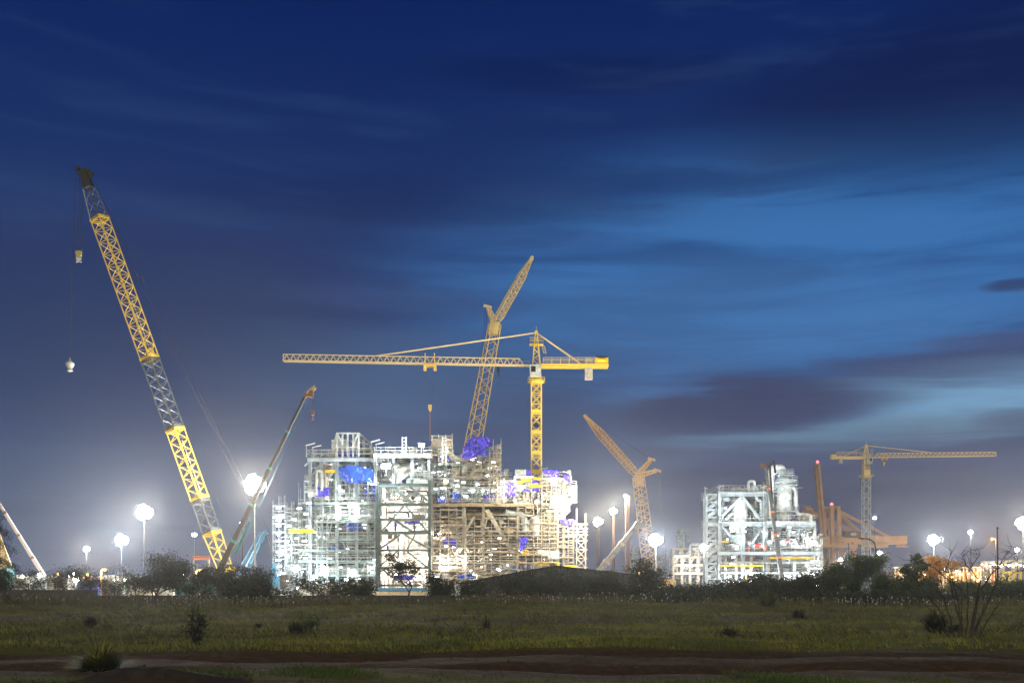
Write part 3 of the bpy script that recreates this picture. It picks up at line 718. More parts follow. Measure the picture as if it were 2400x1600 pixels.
    for s in (-1, 1):
        a = at(214, 418, Y) + Vector((0, s * 1.0, 0)); b = tip + Vector((s * .4, s * 1.2, 0)); rope(mb, a, b, .045)
        for f in (.27, .465, .66): p = a.lerp(b, f); q = a.lerp(b, f + .012); mb.beam(p, q, .22)
    a = at(505, 1160, Y); rope(mb, a, at(566, 1312, Y + 1), .03)
    mb.build('pendant_line', M['rope'], t)
    mb = MB(); foot = at(583, 1330, Y + 1)
    for s in (-1, 1): mb.beam(foot + Vector((0, s * 1.5, 0)), tip + Vector((0, s * 1.2, 0)), .42, .55)
    for f in (.05, .36, .66, .96): a = foot.lerp(tip, f); mb.beam(a + Vector((0, -1.5, 0)), a + Vector((0, 1.5, 0)), .4)
    # the second chord of the twin mast seen beside the first
    for f0, f1 in ((0, 1),): mb.beam(foot + Vector((-1.2, -.4, .5)), tip + Vector((-.9, -.4, -.1)), .38, .5)
    for f in (.08, .42, .9): a = foot.lerp(tip, f); mb.beam(a + Vector((-1.1, -.4, .3)), a, .35)
    mb.lathe(tip + Vector((0, 0, -.1)), [(.45, -.4), (.6, 0), (.4, .4)], 10); mb.build('mast', M['skyblue'], t)
    mb = MB(); 
    for dx_, q in ((0, (643, 1318)), (5, (650, 1318))):
        for s in (-1, 1): rope(mb, tip + Vector((dx_ * .08 * s, s, 0)), at(q[0], q[1], Y + 2) + Vector((0, s, 0)), .05)
    mb.build('rear_stay', M['rope'], t)
    x = at(612, 1380, Y).x
    crawler_base(t, x - 1.5, Y + 1, 'skyblue', w=6.5)
    mb = MB(); p = at(643, 1318, Y + 2); mb.box((p.x - .3, Y + 1, 2.5), (p.x + .5, Y + 2.4, p.z)); mb.box((p.x - .2, Y + .9, p.z - 1.6), (p.x + .5, Y + 1, p.z - .6)); mb.build('rear_tower', M['skyblue'], t)
    mb = MB(); mb.beam(base, at(560, 1382, Y + .5), 1.4, 1.0); mb.beam(base + Vector((-.4, -.8, .6)), base + Vector((.6, -.8, -1.8)), .8, .6); mb.build('boom_foot', M['teal'], t)
big_crane()

def telescopic(name, a, b, w0, w1, n, col, label, head='amber', collar='teal', jut=None, cat='crane', ropes=None, truck='teal', hookm='brightyellow'):
    a = Vector(a); b = Vector(b); d = (b - a).normalized()
    if a.z > 3.2: a = a - d * ((a.z - 3.2) / d.z)
    t = thing(name, (a.x, a.y, 0), label, cat)
    for i in range(n):
        p = a.lerp(b, i / n); q = a.lerp(b, (i + 1) / n + (.015 if i < n - 1 else 0)); w = w0 + (w1 - w0) * i / max(1, n - 1)
        mb = MB(); mb.beam(p, q, w * .85, w); mb.build('boom_section', M[col], t)
        if i < n - 1: mb = MB(); mb.beam(q - d * .5, q, w * 1.05, w * 1.22); mb.build('boom_collar', M[collar], t)
    mb = MB(); side = Vector((1, 0, -.5)).normalized()
    mb.beam(b - d * .2, b + d * .7, w1 * 1.2, w1 * 1.3); mb.beam(b + d * .4, b + d * .6 + Vector((math.copysign(1.4, d.x), 0, -.5)), w1 * .9, w1 * .9)
    for k in (-.25, .25): c = b + d * .8 + Vector((math.copysign(.9, d.x), k, 0)); mb.tube([c - Vector((0, .12, 0)), c + Vector((0, .12, 0))], .45, 12)
    mb.build('boom_head', M[head], t)
    if ropes:
        mb = MB(); c = b + d * .8 + Vector((math.copysign(1.2, d.x), 0, -.3)); e = c + Vector((0, 0, -ropes))
        rope(mb, c, e, .05); mb.build('hoist_rope', M['rope'], t)
        mb = MB(); mb.box((e.x - .25, e.y - .2, e.z - .8), (e.x + .25, e.y + .2, e.z)); mb.tube([(e.x, e.y, e.z - .9), (e.x, e.y, e.z - 1.2), (e.x + .25, e.y, e.z - 1.5), (e.x, e.y, e.z - 1.75), (e.x - .25, e.y, e.z - 1.6)], .1, 6); mb.build('hook_block', M[hookm], t)
    # carrier
    x, Y = a.x, a.y; s = math.copysign(1, d.x)
    mb = MB(); mb.box((x - 6, Y - 1.4, .8), (x + 6, Y + 1.4, 1.7)); mb.box((x - 5.9, Y - 1.35, 1.7), (x - 3.9, Y + 1.35, 3.1)); mb.box((x - 1.6, Y - 1.3, 1.72), (x + 3.4, Y + 1.3, 3.3)); mb.build('carrier', M[truck], t)
    for k in range(4):
        mb = MB(); wx = x - 4.6 + k * 3.0
        for yy in (-1.45, 1.15): mb.tube([(wx, Y + yy, .72), (wx, Y + yy + .3, .72)], .7, 14)
        mb.build('wheel', M['black'], t)
    return t, b, d
t, b, d = telescopic('mobile_crane', at(536, 1292, 187), at(714, 930, 187), .95, .5, 5, 'greenboom', 'mobile crane with long dark green telescopic boom leaning right across the brightest floodlight', ropes=3.0, head='orangebrown', hookm='orangebrown')
mb = MB(); mb.tube([b + d * .8, b + d * 1.6 + Vector((.3, 0, 0)), b + d * 2.3 + Vector((.9, 0, 0))], .16, 6); mb.tube([b + d * 1.2 + Vector((.9, 0, 0)), b + d * 1.5 + Vector((1.4, 0, .4))], .25, 6); mb.build('tip_sheave', M['amber'], t)
mb = MB(); rope(mb, at(556, 1300, 187), b + Vector((.7, 0, -.4)), .035); mb.tube([at(541, 1296, 187) + Vector((.8, 0, 0)), at(580, 1220, 187) + Vector((.5, 0, 0))], .28, 8); mb.build('luffing_cylinder', M['teal'], t)
telescopic('mobile_crane', at(101, 1345, 222), at(-20, 1150, 222), .75, .5, 4, 'pinkwhite', 'mobile crane with thin pale telescopic boom rising to the left edge', collar='brown', truck='skyblue')
telescopic('mobile_crane', at(1404, 1338, 214), at(1492, 1231, 214), 1.3, .95, 3, 'galv', 'mobile crane with short white telescopic boom right of the shed roof', head='galv', collar='offwhite', truck='offwhite')
t, b, d = telescopic('mobile_crane', at(1831, 1345, 272), at(1794, 1094, 272), 1.25, .75, 5, 'slate', 'mobile crane with thin dark boom standing in front of the pale grey process module', head='rust', collar='orange', truck='rust')
mb = MB()
for a_, c_ in (((1797, 1098), (1804, 1088)), ((1804, 1088), (1814, 1079)), ((1804, 1090), (1810, 1180)), ((1814, 1079), (1817, 1110))): mb.beam(at(*a_, 272), at(*c_, 272), .45, .6)
mb.build('folded_jib', M['dark'], t)

# lattice bit with container at the left edge
def left_edge():
    Y = 190; t = thing('lattice_boom', (at(-10, 1330, Y).x, Y, 0), 'pale yellow lattice boom foot on a dark green cabin at the left edge', 'crane')
    mb = MB(); lattice(mb, at(4, 1335, Y), at(-40, 1210, Y), 3.4, 3.0, 8, .13, .09, .5, 'x'); mb.build('boom_section', M['cream'], t)
    a = at(25, 1331, Y); mb = MB(); mb.box((a.x - 7, Y - 1.5, 0), (a.x, Y + 1.5, a.z)); 
    for k in range(9): mb.box((a.x - 7 + k * .78, Y - 1.56, .2), (a.x - 6.7 + k * .78, Y - 1.5, a.z - .2))
    mb.build('cabin', M['teal'], t)
left_edge()

def tower_crane(px, Y, sgn, apex_py, jib_y, tip, tiptop, root_top, cj, label, mastcol, topcol, mw=2.4, mast_top=905, ground=0.0, cabpx=(1240, 1267), trolley=1008, hook_py=None, collars=(), ringcol=None, s3=1.0, lace='x'):
    """sgn = -1: jib to the left. All sizes follow from the photograph's pixel positions at distance Y"""
    k = Y / F; A = lambda x_, y_: at(x_, y_, Y)
    x = A(px, 0).x; t = thing('tower_crane', (x, Y, ground), label, 'crane')
    mt = A(px, mast_top).z; h = (mt - ground); n = max(8, int(h / mw)); seg = 5; per = h / seg
    for i in range(seg):
        mb = MB(); lattice(mb, (x, Y, ground + per * i), (x, Y, ground + per * (i + 1)), mw, mw, max(3, round(per / mw / (.95 if lace == 'x' else .8))), .14 * mw / 2.4, .08 * mw / 2.4, 0, lace); mb.build('mast_section', M[mastcol], t)
    for c in collars:
        z = A(px, c).z; mb = MB(); mb.box((x - mw / 2 - .14, Y - mw / 2 - .14, z - .45), (x + mw / 2 + .14, Y + mw / 2 + .14, z + .45)); mb.build('mast_collar', M['yellow'], t)
    # climbing frame rungs
    jz = A(px, jib_y).z; apex = A(px, apex_py)
    mb = MB(); mb.lathe((x, Y, mt), [(mw * .62, 0), (mw * .78, .25), (mw * .78, .75), (mw * .6, 1.0)], 20); mb.box((x - mw / 2, Y - mw / 2, mt + 1.0), (x + mw / 2, Y + mw / 2, mt + 1.0 + (jz - mt) * .28))
    lattice(mb, (x, Y, mt + .5), (x, Y, jz), mw * .8, mw * .8, 4, .18, .12, 0, 'x'); mb.build('slewing_unit', M[ringcol or topcol], t)
    # railing ring
    mb = MB(); q = mw * .85; P = [(x - q, Y - q, mt + .3), (x + q, Y - q, mt + .3), (x + q, Y + q, mt + .3), (x - q, Y + q, mt + .3), (x - q, Y - q, mt + .3)]
    rails(mb, P, h=1.0, w=.09); mb.build('handrail', M[topcol], t)
    # cab
    cx0, cx1 = A(cabpx[0], 0).x, A(cabpx[1], 0).x; cz1 = jz - .3; cz0 = cz1 - (cx1 - cx0) * 1.0
    mb = MB(); fr = sgn * .35; y0, y1 = Y - mw / 2 - 1.6, Y - mw / 2 - .1
    X0, X1 = (cx0, cx1)
    s0 = -.4 if sgn < 0 else 0; s1 = .4 if sgn > 0 else 0
    mb.mesh([(X0 - s0 * 0 + (.25 if sgn < 0 else 0), y0, cz0), (X1 - (.25 if sgn > 0 else 0), y0, cz0), (X1, y0, cz1), (X0, y0, cz1), (X0 + (.25 if sgn < 0 else 0), y1, cz0), (X1 - (.25 if sgn > 0 else 0), y1, cz0), (X1, y1, cz1), (X0, y1, cz1)],
            [(0, 1, 2, 3), (7, 6, 5, 4), (4, 5, 1, 0), (3, 2, 6, 7), (0, 3, 7, 4), (5, 6, 2, 1)])
    cb = mb.build('cab', M['white'], t); W = X1 - X0; H = cz1 - cz0
    mb = MB(); wx = (X0 + .15 * W, X0 + .55 * W) if sgn < 0 else (X1 - .55 * W, X1 - .15 * W); mb.box((wx[0], y0 - .04, cz0 + .38 * H), (wx[1], y0 - .003, cz0 + .86 * H)); mb.box((X0 - .04 if sgn < 0 else X1 + .003, y0 + .2, cz0 + .4 * H), (X0 - .003 if sgn < 0 else X1 + .04, y1 - .2, cz0 + .85 * H)); mb.build('window', M['bulkglass'], cb)
    # tower head
    mb = MB(); lattice(mb, (x, Y, jz - .2), (x, Y, apex.z - .2), mw * .78, .45, 6, .15, .08, 0, 'z'); mb.box((x - .35, Y - .35, apex.z - .9), (x + .35, Y + .35, apex.z)); mb.tube([(x, Y, apex.z), (x, Y, apex.z + 1.1)], .05, 5)
    mb.build('tower_head', M[topcol], t)
    mb = MB(); z = apex.z - 3.6 * k / .109; q = mw * .42; P = [(x - q * 1.7, Y - q, z), (x + q * 1.7, Y - q, z), (x + q * 1.7, Y + q, z), (x - q * 1.7, Y + q, z), (x - q * 1.7, Y - q, z)]
    rails(mb, P, h=1.6, w=.09, step=1.5); mb.box((x - q * 1.7, Y - q, z - .08), (x + q * 1.7, Y + q, z))
    xx = x + mw * .62 + .3
    for dx_ in (0, .7): mb.beam((xx + dx_, Y - .3, jz + 3.2), (xx + dx_ - .5, Y - .3, z - .3), .08)
    for i in range(5): f = i / 4; mb.beam((xx - .5 * f, Y - .3, jz + 3.2 + f * (z - jz - 3.5)), (xx + .7 - .5 * f, Y - .3, jz + 3.2 + f * (z - jz - 3.5)), .08)
    mb.build('ladder_cage', M[topcol], t)
    # jib: triangular truss, two bottom chords and one top chord
    e0 = A(tip[0], tip[1]); ez = A(tip[0], tiptop).z; r0 = A(px, jib_y); rz = A(px, root_top).z; w2 = .75
    root = Vector((x + sgn * mw * .6, Y, r0.z)); endv = Vector((e0.x, Y, e0.z)); L = abs(endv.x - root.x); nb = 3
    npan = int(L / 1.72)
    bot = lambda f, s: Vector((root.x + (endv.x - root.x) * f, Y + s * w2, root.z + (endv.z - root.z) * f))
    topz = lambda f: rz + (ez - rz) * f
    top = lambda f: Vector((root.x + (endv.x - root.x) * f, Y, topz(f)))
    for sct in range(nb):
        i0, i1 = npan * sct // nb, npan * (sct + 1) // nb; mb = MB(); f0, f1 = i0 / npan, i1 / npan
        ft0 = (i0 + 1.6) / npan if sct == 0 else f0
        for s in (-1, 1): mb.beam(bot(f0, s), bot(f1, s), .2, .28)
        mb.beam(top(ft0), top(f1), .24)
        mb.beam(bot(f0, 0) + Vector((0, 0, 1.1)), bot(f1, 0) + Vector((0, 0, 1.1)), .05)
        for i in range(i0, i1):
            fa, fb, fm = i / npan, (i + 1) / npan, (i + .5) / npan
            for s in (-1, 1):
                if fm >= ft0 - .6 / npan or sct: mb.beam(bot(fa, s), top(max(fm, ft0)), .13); mb.beam(top(max(fm, ft0)), bot(fb, s), .13)
            mb.beam(bot(fa, -1), bot(fb, 1), .07)
        if sct == nb - 1: mb.beam(bot(1, 0), top(1), .22)
        mb.build('jib_section', M['cream'], t)
    # counter jib
    c0, c1, cy = cj; ce = A(c1, 0).x; mb = MB(); z = jz
    for s in (-1, 1): mb.beam((x - sgn * mw * .5, Y + s * .9, z - .1), (ce, Y + s * .9, z - .1), .3, (.95 if s3 == 1 else 1.0))
    for i in range(8): xx = x + (ce - x) * (i + 1) / 8; mb.beam((xx, Y - .9, z), (xx, Y + .9, z), .2)
    mb.build('counter_jib', M['yellow' if topcol == 'yellow' else 'cream'], t)
    mb = MB()
    for s in (-1, 1): rails(mb, [(x - sgn * mw * .7, Y + s * 1.0, z + .55 * k / .109), (x + (ce - x) * .82, Y + s * 1.0, z + .55 * k / .109)], h=1.35, step=2.4, w=.09)
    mb.build('handrail', M['cream'], t)
    cwx = x + (ce - x) * .73
    for i in range(3):
        q = cwx - sgn * (i * .68 - .7) * s3; mb = MB(); mb.box((q - .31 * s3, Y - .8, z - 3.6 * s3), (q + .31 * s3, Y + .8, z + 1.8 * s3)); mb.build('counterweight', M['offwhite'], t)
    wx = A(c1, 0).x
    mb = MB(); xa, xb = sorted((wx - sgn * 0, wx + sgn * 3.3 * s3)); mb.box((xa, Y - 1.0, z + .55 * s3), (xb, Y + 1.0, z + 1.9 * s3)); mb.tube([((xa + xb) / 2 - .9 * s3, Y - 1.05, z + 1.3 * s3), ((xa + xb) / 2 + .9 * s3, Y - 1.05, z + 1.3 * s3)], .5 * s3, 10); mb.build('winch', M['brightyellow' if topcol == 'yellow' else 'cream'], t)
    mb = MB(); mb.box((xa + .2, Y - .9, z + 1.902 * s3), (xb - .2, Y + .9, z + 2.3 * s3)); mb.build('winch_cover', M['dark'], t)
    # pendants
    mb = MB(); f = .625 if sgn < 0 else .5
    for s in (-.3, .3):
        rope(mb, (apex.x, Y + s, apex.z - .5), top(f) + Vector((0, s, 0)), .13 * max(1, s3 * .8)); rope(mb, (apex.x, Y + s, apex.z - .5), (x + (ce - x) * .61, Y + s * 2, z + .7), .13 * max(1, s3 * .8))
    mb.build('pendant_line', M['cream'], t)
    mb = MB(); rope(mb, (apex.x, Y, apex.z - 1), (wx, Y, z + 2), .035); mb.build('winch_rope', M['rope'], t)
    # trolley, ropes, hook
    tx = A(trolley, 0).x; f = (tx - root.x) / (endv.x - root.x); b = bot(f, 0); mb = MB()
    mb.box((b.x - 1.6 * s3, Y - 1.1, b.z - .75 * s3), (b.x + 1.6 * s3, Y + 1.1, b.z - .2))
    for s in (-1, 1): mb.box((b.x + s * 1.3 * s3 - .35 * s3, Y - .9, b.z - 1.7 * s3), (b.x + s * 1.3 * s3 + .35 * s3, Y + .9, b.z - .7 * s3)); mb.box((b.x + s * 1.2 * s3 - .12, Y - .95, b.z - .2), (b.x + s * 1.2 * s3 + .12, Y - .75, b.z + 2.6 * s3))
    mb.build('trolley', M['amber'], t)
    hz = A(0, hook_py).z; mb = MB()
    for s in (-1, 1): rope(mb, (b.x + s * 1.0 * s3, Y, b.z - 1.2 * s3), (b.x + s * .35 * s3, Y, hz + .6), .035)
    mb.build('hoist_rope', M['rope'], t)
    mb = MB(); mb.mesh([(b.x - .45 * s3, Y - .3, hz + .7), (b.x + .45 * s3, Y - .3, hz + .7), (b.x + .4 * s3, Y - .3, hz - .5), (b.x + .15 * s3, Y - .3, hz - 1), (b.x - .15 * s3, Y - .3, hz - 1), (b.x - .4 * s3, Y - .3, hz - .5),
                        (b.x - .45 * s3, Y + .3, hz + .7), (b.x + .45 * s3, Y + .3, hz + .7), (b.x + .4 * s3, Y + .3, hz - .5), (b.x + .15 * s3, Y + .3, hz - 1), (b.x - .15 * s3, Y + .3, hz - 1), (b.x - .4 * s3, Y + .3, hz - .5)],
                       [(5, 4, 3, 2, 1, 0), (6, 7, 8, 9, 10, 11)] + [(i, (i + 1) % 6, (i + 1) % 6 + 6, i + 6) for i in range(6)]); mb.build('hook_block', M['amber'], t)
    return t, Vector((b.x, Y, hz - 1)), x
t, hk, _ = tower_crane(1257, 258, -1, 775, 857, (664, 846), 830, 841, (1360, 1425, 857), 'tall yellow tower crane in the middle with its jib pointing left', 'yellow', 'yellow', mw=2.55, mast_top=899, collars=(965, 1013, 1061, 1105), hook_py=955)
mb = MB(); mb.tube([hk, (hk.x, hk.y, at(0, 1032, 258).z)], .09, 5); mb.build('sling', M['orange'], t)
t, hk, _ = tower_crane(2030, 385, 1, 1041, 1072, (2334, 1068), 1059, 1062, (1960, 1947, 1072), 'distant tower crane on the right with a white mast and its jib pointing right', 'white', 'cream', mw=2.5, mast_top=1121, cabpx=(2026, 2040), trolley=2072, hook_py=1086, ringcol='cream', s3=.62, lace='z')

def luffer(pts, Y, w0, w1, wj, cols, label, struts, n1, n2, jibhead=True, sl=()):
    """lattice boom with a luffing jib: pts = foot, knee, tip (pixels)"""
    foot, knee, tip = [at(p[0], p[1], Y) for p in pts]; t = thing('luffing_crane', (foot.x, Y, 0), label, 'crane')
    for i in range(4):
        mb = MB(); a = foot.lerp(knee, i / 4); b = foot.lerp(knee, (i + 1) / 4); wa = w0 + (w1 - w0) * max(0, (i - 2) / 2); wb = w0 + (w1 - w0) * max(0, (i - 1) / 2)
        lattice(mb, a, b, wa, wb, n1, .11 * Y / 250, .055 * Y / 250, .42, 'x' if n1 < 6 else 'z'); mb.build('boom_section', M[cols[0]], t)
    mb = MB(); d = (tip - knee).normalized(); m = knee.lerp(tip, .12); m2 = knee.lerp(tip, .72)
    lattice(mb, knee, m, .9, wj, 2, .1 * Y / 250, .07 * Y / 250, .5, 'z'); lattice(mb, m, m2, wj, wj, n2, .1 * Y / 250, .06 * Y / 250, .5, 'h'); lattice(mb, m2, tip, wj, .5, n2 // 2, .1 * Y / 250, .06 * Y / 250, .5, 'h')
    mb.build('luffing_jib', M[cols[1]], t)
    mb = MB(); mb.beam(tip - d * 1.5, tip + d * .8, .7, .7); mb.tube([tip + Vector((0, -.3, 0)), tip + Vector((0, .3, 0))], .6, 12); mb.build('jib_head', M[cols[1]], t)
    mb = MB(); dk = (knee - foot).normalized(); mb.beam(knee - dk * 3.2, knee + dk * .6, w1 * 1.0, w1 * .8); mb.beam(knee + Vector((-1.8, 0, -1)), knee + Vector((1.8, 0, -1)), .35, 1.2); mb.build('boom_top', M[cols[1]], t)
    for s in struts:
        a, b = at(*s[0], Y), at(*s[1], Y); mb = MB(); lattice(mb, a, a.lerp(b, .9), 1.3, .8, 6, .13 * Y / 250, .09 * Y / 250, .4, 'z'); mb.beam(b + Vector((-1.2, 0, .4)), b + Vector((1.2, 0, -.3)), .5, .8); mb.build('strut', M[cols[1]], t)
    mb = MB()
    for a, b in sl: rope(mb, at(*a, Y), at(*b, Y), .05)
    if sl: mb.build('stay_rope', M['rope'], t)
    crawler_base(t, foot.x + 1.5, Y, 'amber', w=7)
    return t
t = luffer([(1048, 1375), (1160, 760), (1246, 606)], 300, 4.0, 2.9, 2.0, ('amber', 'cream'), 'yellow lattice crane with a luffing jib rising behind the highest violet tarp', [((1157, 752), (1143, 719))], 9, 16,
           sl=(((1143, 719), (1128, 900)), ((1139, 719), (1122, 900)), ((1128, 900), (1085, 1030)), ((1244, 606), (1180, 690)), ((1169, 760), (1168, 868)), ((1246, 606), (1247, 640))))
mb = MB(); p = at(1168, 869, 299); mb.box((p.x - .4, 298.7, p.z - .5), (p.x + .4, 299.3, p.z + 1.6)); mb.tube([p, p - Vector((0, 0, 1)), p + Vector((.4, 0, -1.5)), p - Vector((.2, 0, 1.9))], .14, 6); mb.build('hook_block', M['dark'], t)
luffer([(1529, 1378), (1496, 1117), (1372, 976)], 330, 3.2, 2.8, 2.0, ('paleorange', 'paleorange'), 'orange lattice crane, its luffing jib leaning left above the very large cool floodlight', [((1494, 1112), (1527, 1076)), ((1500, 1113), (1541, 1102))], 9, 16,
       sl=(((1527, 1076), (1374, 976)), ((1541, 1102), (1527, 1076)), ((1541, 1102), (1560, 1370)), ((1545, 1102), (1566, 1370))))

def sts(x0, Y, label, boom=True, near=True):
    """ship-to-shore port crane, x0 = pixel shift of the whole"""
    A = lambda px, py, dy=0: at(px + x0, py, Y) + Vector((0, dy, 0)); t = thing('port_crane', (A(1948, 0).x, Y, 0), label, 'crane'); z0 = 0
    for px in (1941, 1957):
        mb = MB()
        for dy in (-9, 9): mb.beam((A(px, 0).x, Y + dy, z0), A(px, 1188, dy * .5), 1.5, 1.5)
        mb.build('tower_leg', M['stsbrown'], t)
    for px in (1986,):
        mb = MB()
        for dy in (-9, 9): mb.beam((A(px, 0).x, Y + dy, z0), A(px, 1272, dy), 1.5, 1.5)
        mb.build('shore_leg', M['stsbrown'], t)
    mb = MB(); 
    for dy in (-9, 9): mb.beam(A(1912, 1281, dy), A(1992, 1281, dy), 1.3, 1.4); mb.beam(A(1925, 1330, dy), A(1975, 1290, dy), .9, .9); mb.beam(A(1957, 1268, dy), A(1985, 1292, dy), .8, .8)
    mb.build('portal_beam', M['stsbrown'], t)
    mb = MB()
    for dy in (-2.5, 2.5): mb.beam(A(1898, 1268, dy), A(2120, 1265, dy), 1.0, 3.6)
    for i in range(12): mb.beam(A(1900 + i * 19, 1262, -2.5), A(1900 + i * 19, 1262, 2.5), .5)
    for i in range(14): mb.beam(A(2060 + i * 4.6, 1256, -2.8), A(2060 + i * 4.6, 1262, -2.8), .3)
    mb.build('main_girder', M['stsbrown'], t)
    mb = MB(); 
    for k in range(6): mb.beam(A(2098 + k * 4, 1268, -2), A(2098 + k * 4, 1281, -2), .35)
    mb.beam(A(2096, 1281, -2), A(2125, 1281, -2), .4); mb.build('hanging_platform', M['stsbrown'], t)
    if boom:
        mb = MB()
        for dy in (-2.2, 2.2): mb.beam(A(1931, 1264, dy), A(1914, 1088, dy), 1.0, 2.0, up=(0, 1, 0))
        for dx_ in (0, 9): mb.beam(A(1926 + dx_, 1262), A(1912 + dx_ * .35, 1088), .9, 1.6)
        for i in range(12): f = i / 12; mb.beam(A(1928 - 16 * f, 1260 - 170 * f, -2.2), A(1937 - 21 * f, 1260 - 170 * f, 2.2), .6)
        mb.build('raised_boom', M['stsbrown'], t)
        mb = MB(); mb.ball(A(1916, 1082), .55, 6); mb.build('beacon', E_RED, t)
    mb = MB()
    for dy in (-4.5, 4.5): mb.beam(A(1938, 1190, dy), A(1960, 1190, dy), 1.0)
    for px in (1941, 1957): mb.beam(A(px, 1190, -4.5), A(px, 1190, 4.5), 1.0)
    mb.beam(A(1930, 1188), A(1940, 1192), .9); mb.tube([A(1949, 1192), A(1949, 1182)], .5, 6); mb.build('tower_top', M['stsbrown'], t)
    mb = MB(); mb.ball(A(1949, 1181), .6, 6); mb.build('beacon', E_RED, t)
    mb = MB()
    for dy in (-1.5, 1.5): mb.beam(A(1957, 1192, dy), A(2092, 1262, dy), .55); mb.beam(A(1957, 1195, dy), A(2030, 1262, dy), .8); mb.beam(A(1957, 1222, dy), A(1998, 1242, dy), .4)
    mb.build('backstay', M['stsbrown'], t)
    for k in range(2):
        mb = MB(); lattice(mb, A(1946 + k * 6, 1330), A(1946 + k * 6, 1195), 1.1, 1.1, 16, .18, .12, 0, 'z'); mb.build('ladder_tower', M['stsbrown'], t) if k == 0 else None
    mb = MB(); mb.box((A(1974, 0).x, Y - 3.2, A(0, 1260).z), (A(2012, 0).x, Y + 3.5, A(0, 1245).z)); ho = mb.build('machinery_house', M['rust'], t)
    mb = MB(); c = A(1995, 1252, -3.3); mb.mesh([(c.x + 1.35 * math.cos(j * .3927), c.y + yy, c.z + .75 * math.sin(j * .3927)) for yy in (0, .09) for j in range(16)], [tuple(range(15, -1, -1))] + [(j, (j + 1) % 16, 16 + (j + 1) % 16, 16 + j) for j in range(16)]); mb.build('oval_emblem', M['white'], ho)
    mb = MB(); mb.box((A(2015, 0).x, Y - 3.0, A(0, 1283).z), (A(2076, 0).x, Y + 3, A(0, 1270).z)); mb.box((A(2073, 0).x, Y - 3.0, A(0, 1275).z), (A(2078, 0).x, Y + 3, A(0, 1266).z)); mb.build('operator_walkway', M['stsbrown'], t)
    return t
sts(0, 450, 'brown port crane with raised boom and a red machinery house, right of the pale module')
def sts_far():
    Y = 520; A = lambda px, py, dy=0: at(px, py, Y) + Vector((0, dy, 0)); t = thing('port_crane', (A(1893, 0).x, Y, 0), 'farther brown port crane whose peak and stays show behind the raised boom', 'crane')
    mb = MB()
    for px in (1889, 1898):
        for dy in (-6, 6): mb.beam((A(px - 4, 0).x, Y + dy, 0), A(px, 1192, dy * .5), 1.3)
    mb.build('tower_leg', M['stsbrown'], t)
    mb = MB(); mb.box((A(1884, 0).x, Y - 3, A(0, 1196).z), (A(1902, 0).x, Y + 3, A(0, 1192).z))
    for px in (1886, 1890, 1894, 1899): mb.beam(A(px, 1192), A(px, 1185), .45)
    mb.build('tower_top', M['stsbrown'], t)
    mb = MB()
    for dy in (-2, 2): mb.beam(A(1900, 1195, dy), A(1962, 1238, dy), .7); mb.beam(A(1900, 1198, dy), A(1945, 1240, dy), .8); mb.beam(A(1887, 1196, dy), A(1868, 1216, dy), .8); mb.beam(A(1900, 1195, dy), A(2010, 1258, dy), .4)
    mb.build('backstay', M['stsbrown'], t)
    mb = MB(); mb.beam(A(1870, 1262), A(2060, 1259), 3, 2.6); mb.build('main_girder', M['stsbrown'], t)
    mb = MB(); mb.box((A(1955, 0).x, Y - 3, A(0, 1256).z), (A(1975, 0).x, Y + 3, A(0, 1247).z)); mb.build('machinery_house', M['galv'], t)
sts_far()
# ------------------------------------------------------------------ process plant modules
R = random.Random(99)
def X_(px, Y): return (px - 1200) * Y / F
def Z_(py, Y): return EYE + (HY - py) * Y / F
def column(t, px, py0, py1, Y, w=.7, mat='galv', name='column', dy=0.0):
    mb = MB(); x = X_(px, Y); z0, z1 = max(0, Z_(py1, Y)), Z_(py0, Y)
    mb.box((x - w / 2, Y + dy - .03, z0), (x + w / 2, Y + dy + .03 + .0, z1)) if False else None
    # H section: two flanges and a web
    mb.box((x - w / 2, Y + dy - w / 2, z0), (x - w / 2 + .08, Y + dy + w / 2, z1)); mb.box((x + w / 2 - .08, Y + dy - w / 2, z0), (x + w / 2, Y + dy + w / 2, z1)); mb.box((x - w / 2 + .08, Y + dy - .05, z0), (x + w / 2 - .08, Y + dy + .05, z1))
    return mb.build(name, M[mat], t)
def deck(t, px0, px1, py, Y, Yb, th=.55, mat='galv', rail=True, railh=1.15, grate=True):
    x0, x1 = X_(px0, Y), X_(px1, Y); z = Z_(py, Y); mb = MB()
    for y in (Y, Yb): mb.box((x0, y - .12, z - th), (x1, y + .12, z))
    n = max(2, int((x1 - x0) / 3.2))
    for i in range(n + 1): x = x0 + (x1 - x0) * i / n; mb.box((x - .1, Y + .121, z - th * .8), (x + .1, Yb - .121, z - .06))
    if grate:
        mb.box((x0 + .02, Y + .13, z - .052), (x1 - .02, Yb - .13, z - .004))
    d = mb.build('deck', M[mat], t)
    if rail: mb = MB(); rails(mb, [(x0, Yb, z), (x0, Y, z), (x1, Y, z), (x1, Yb, z)], h=railh, step=1.6, w=.08); mb.build('handrail', M['white' if mat != 'beige' else 'offwhite'], d)
    return d
def brace(t, a, b, Y, w=.4, mat='galv', dy=0.0):
    mb = MB(); mb.beam((X_(a[0], Y), Y + dy, Z_(a[1], Y)), (X_(b[0], Y), Y + dy, Z_(b[1], Y)), w * .8, w); return mb.build('brace', M[mat], t)
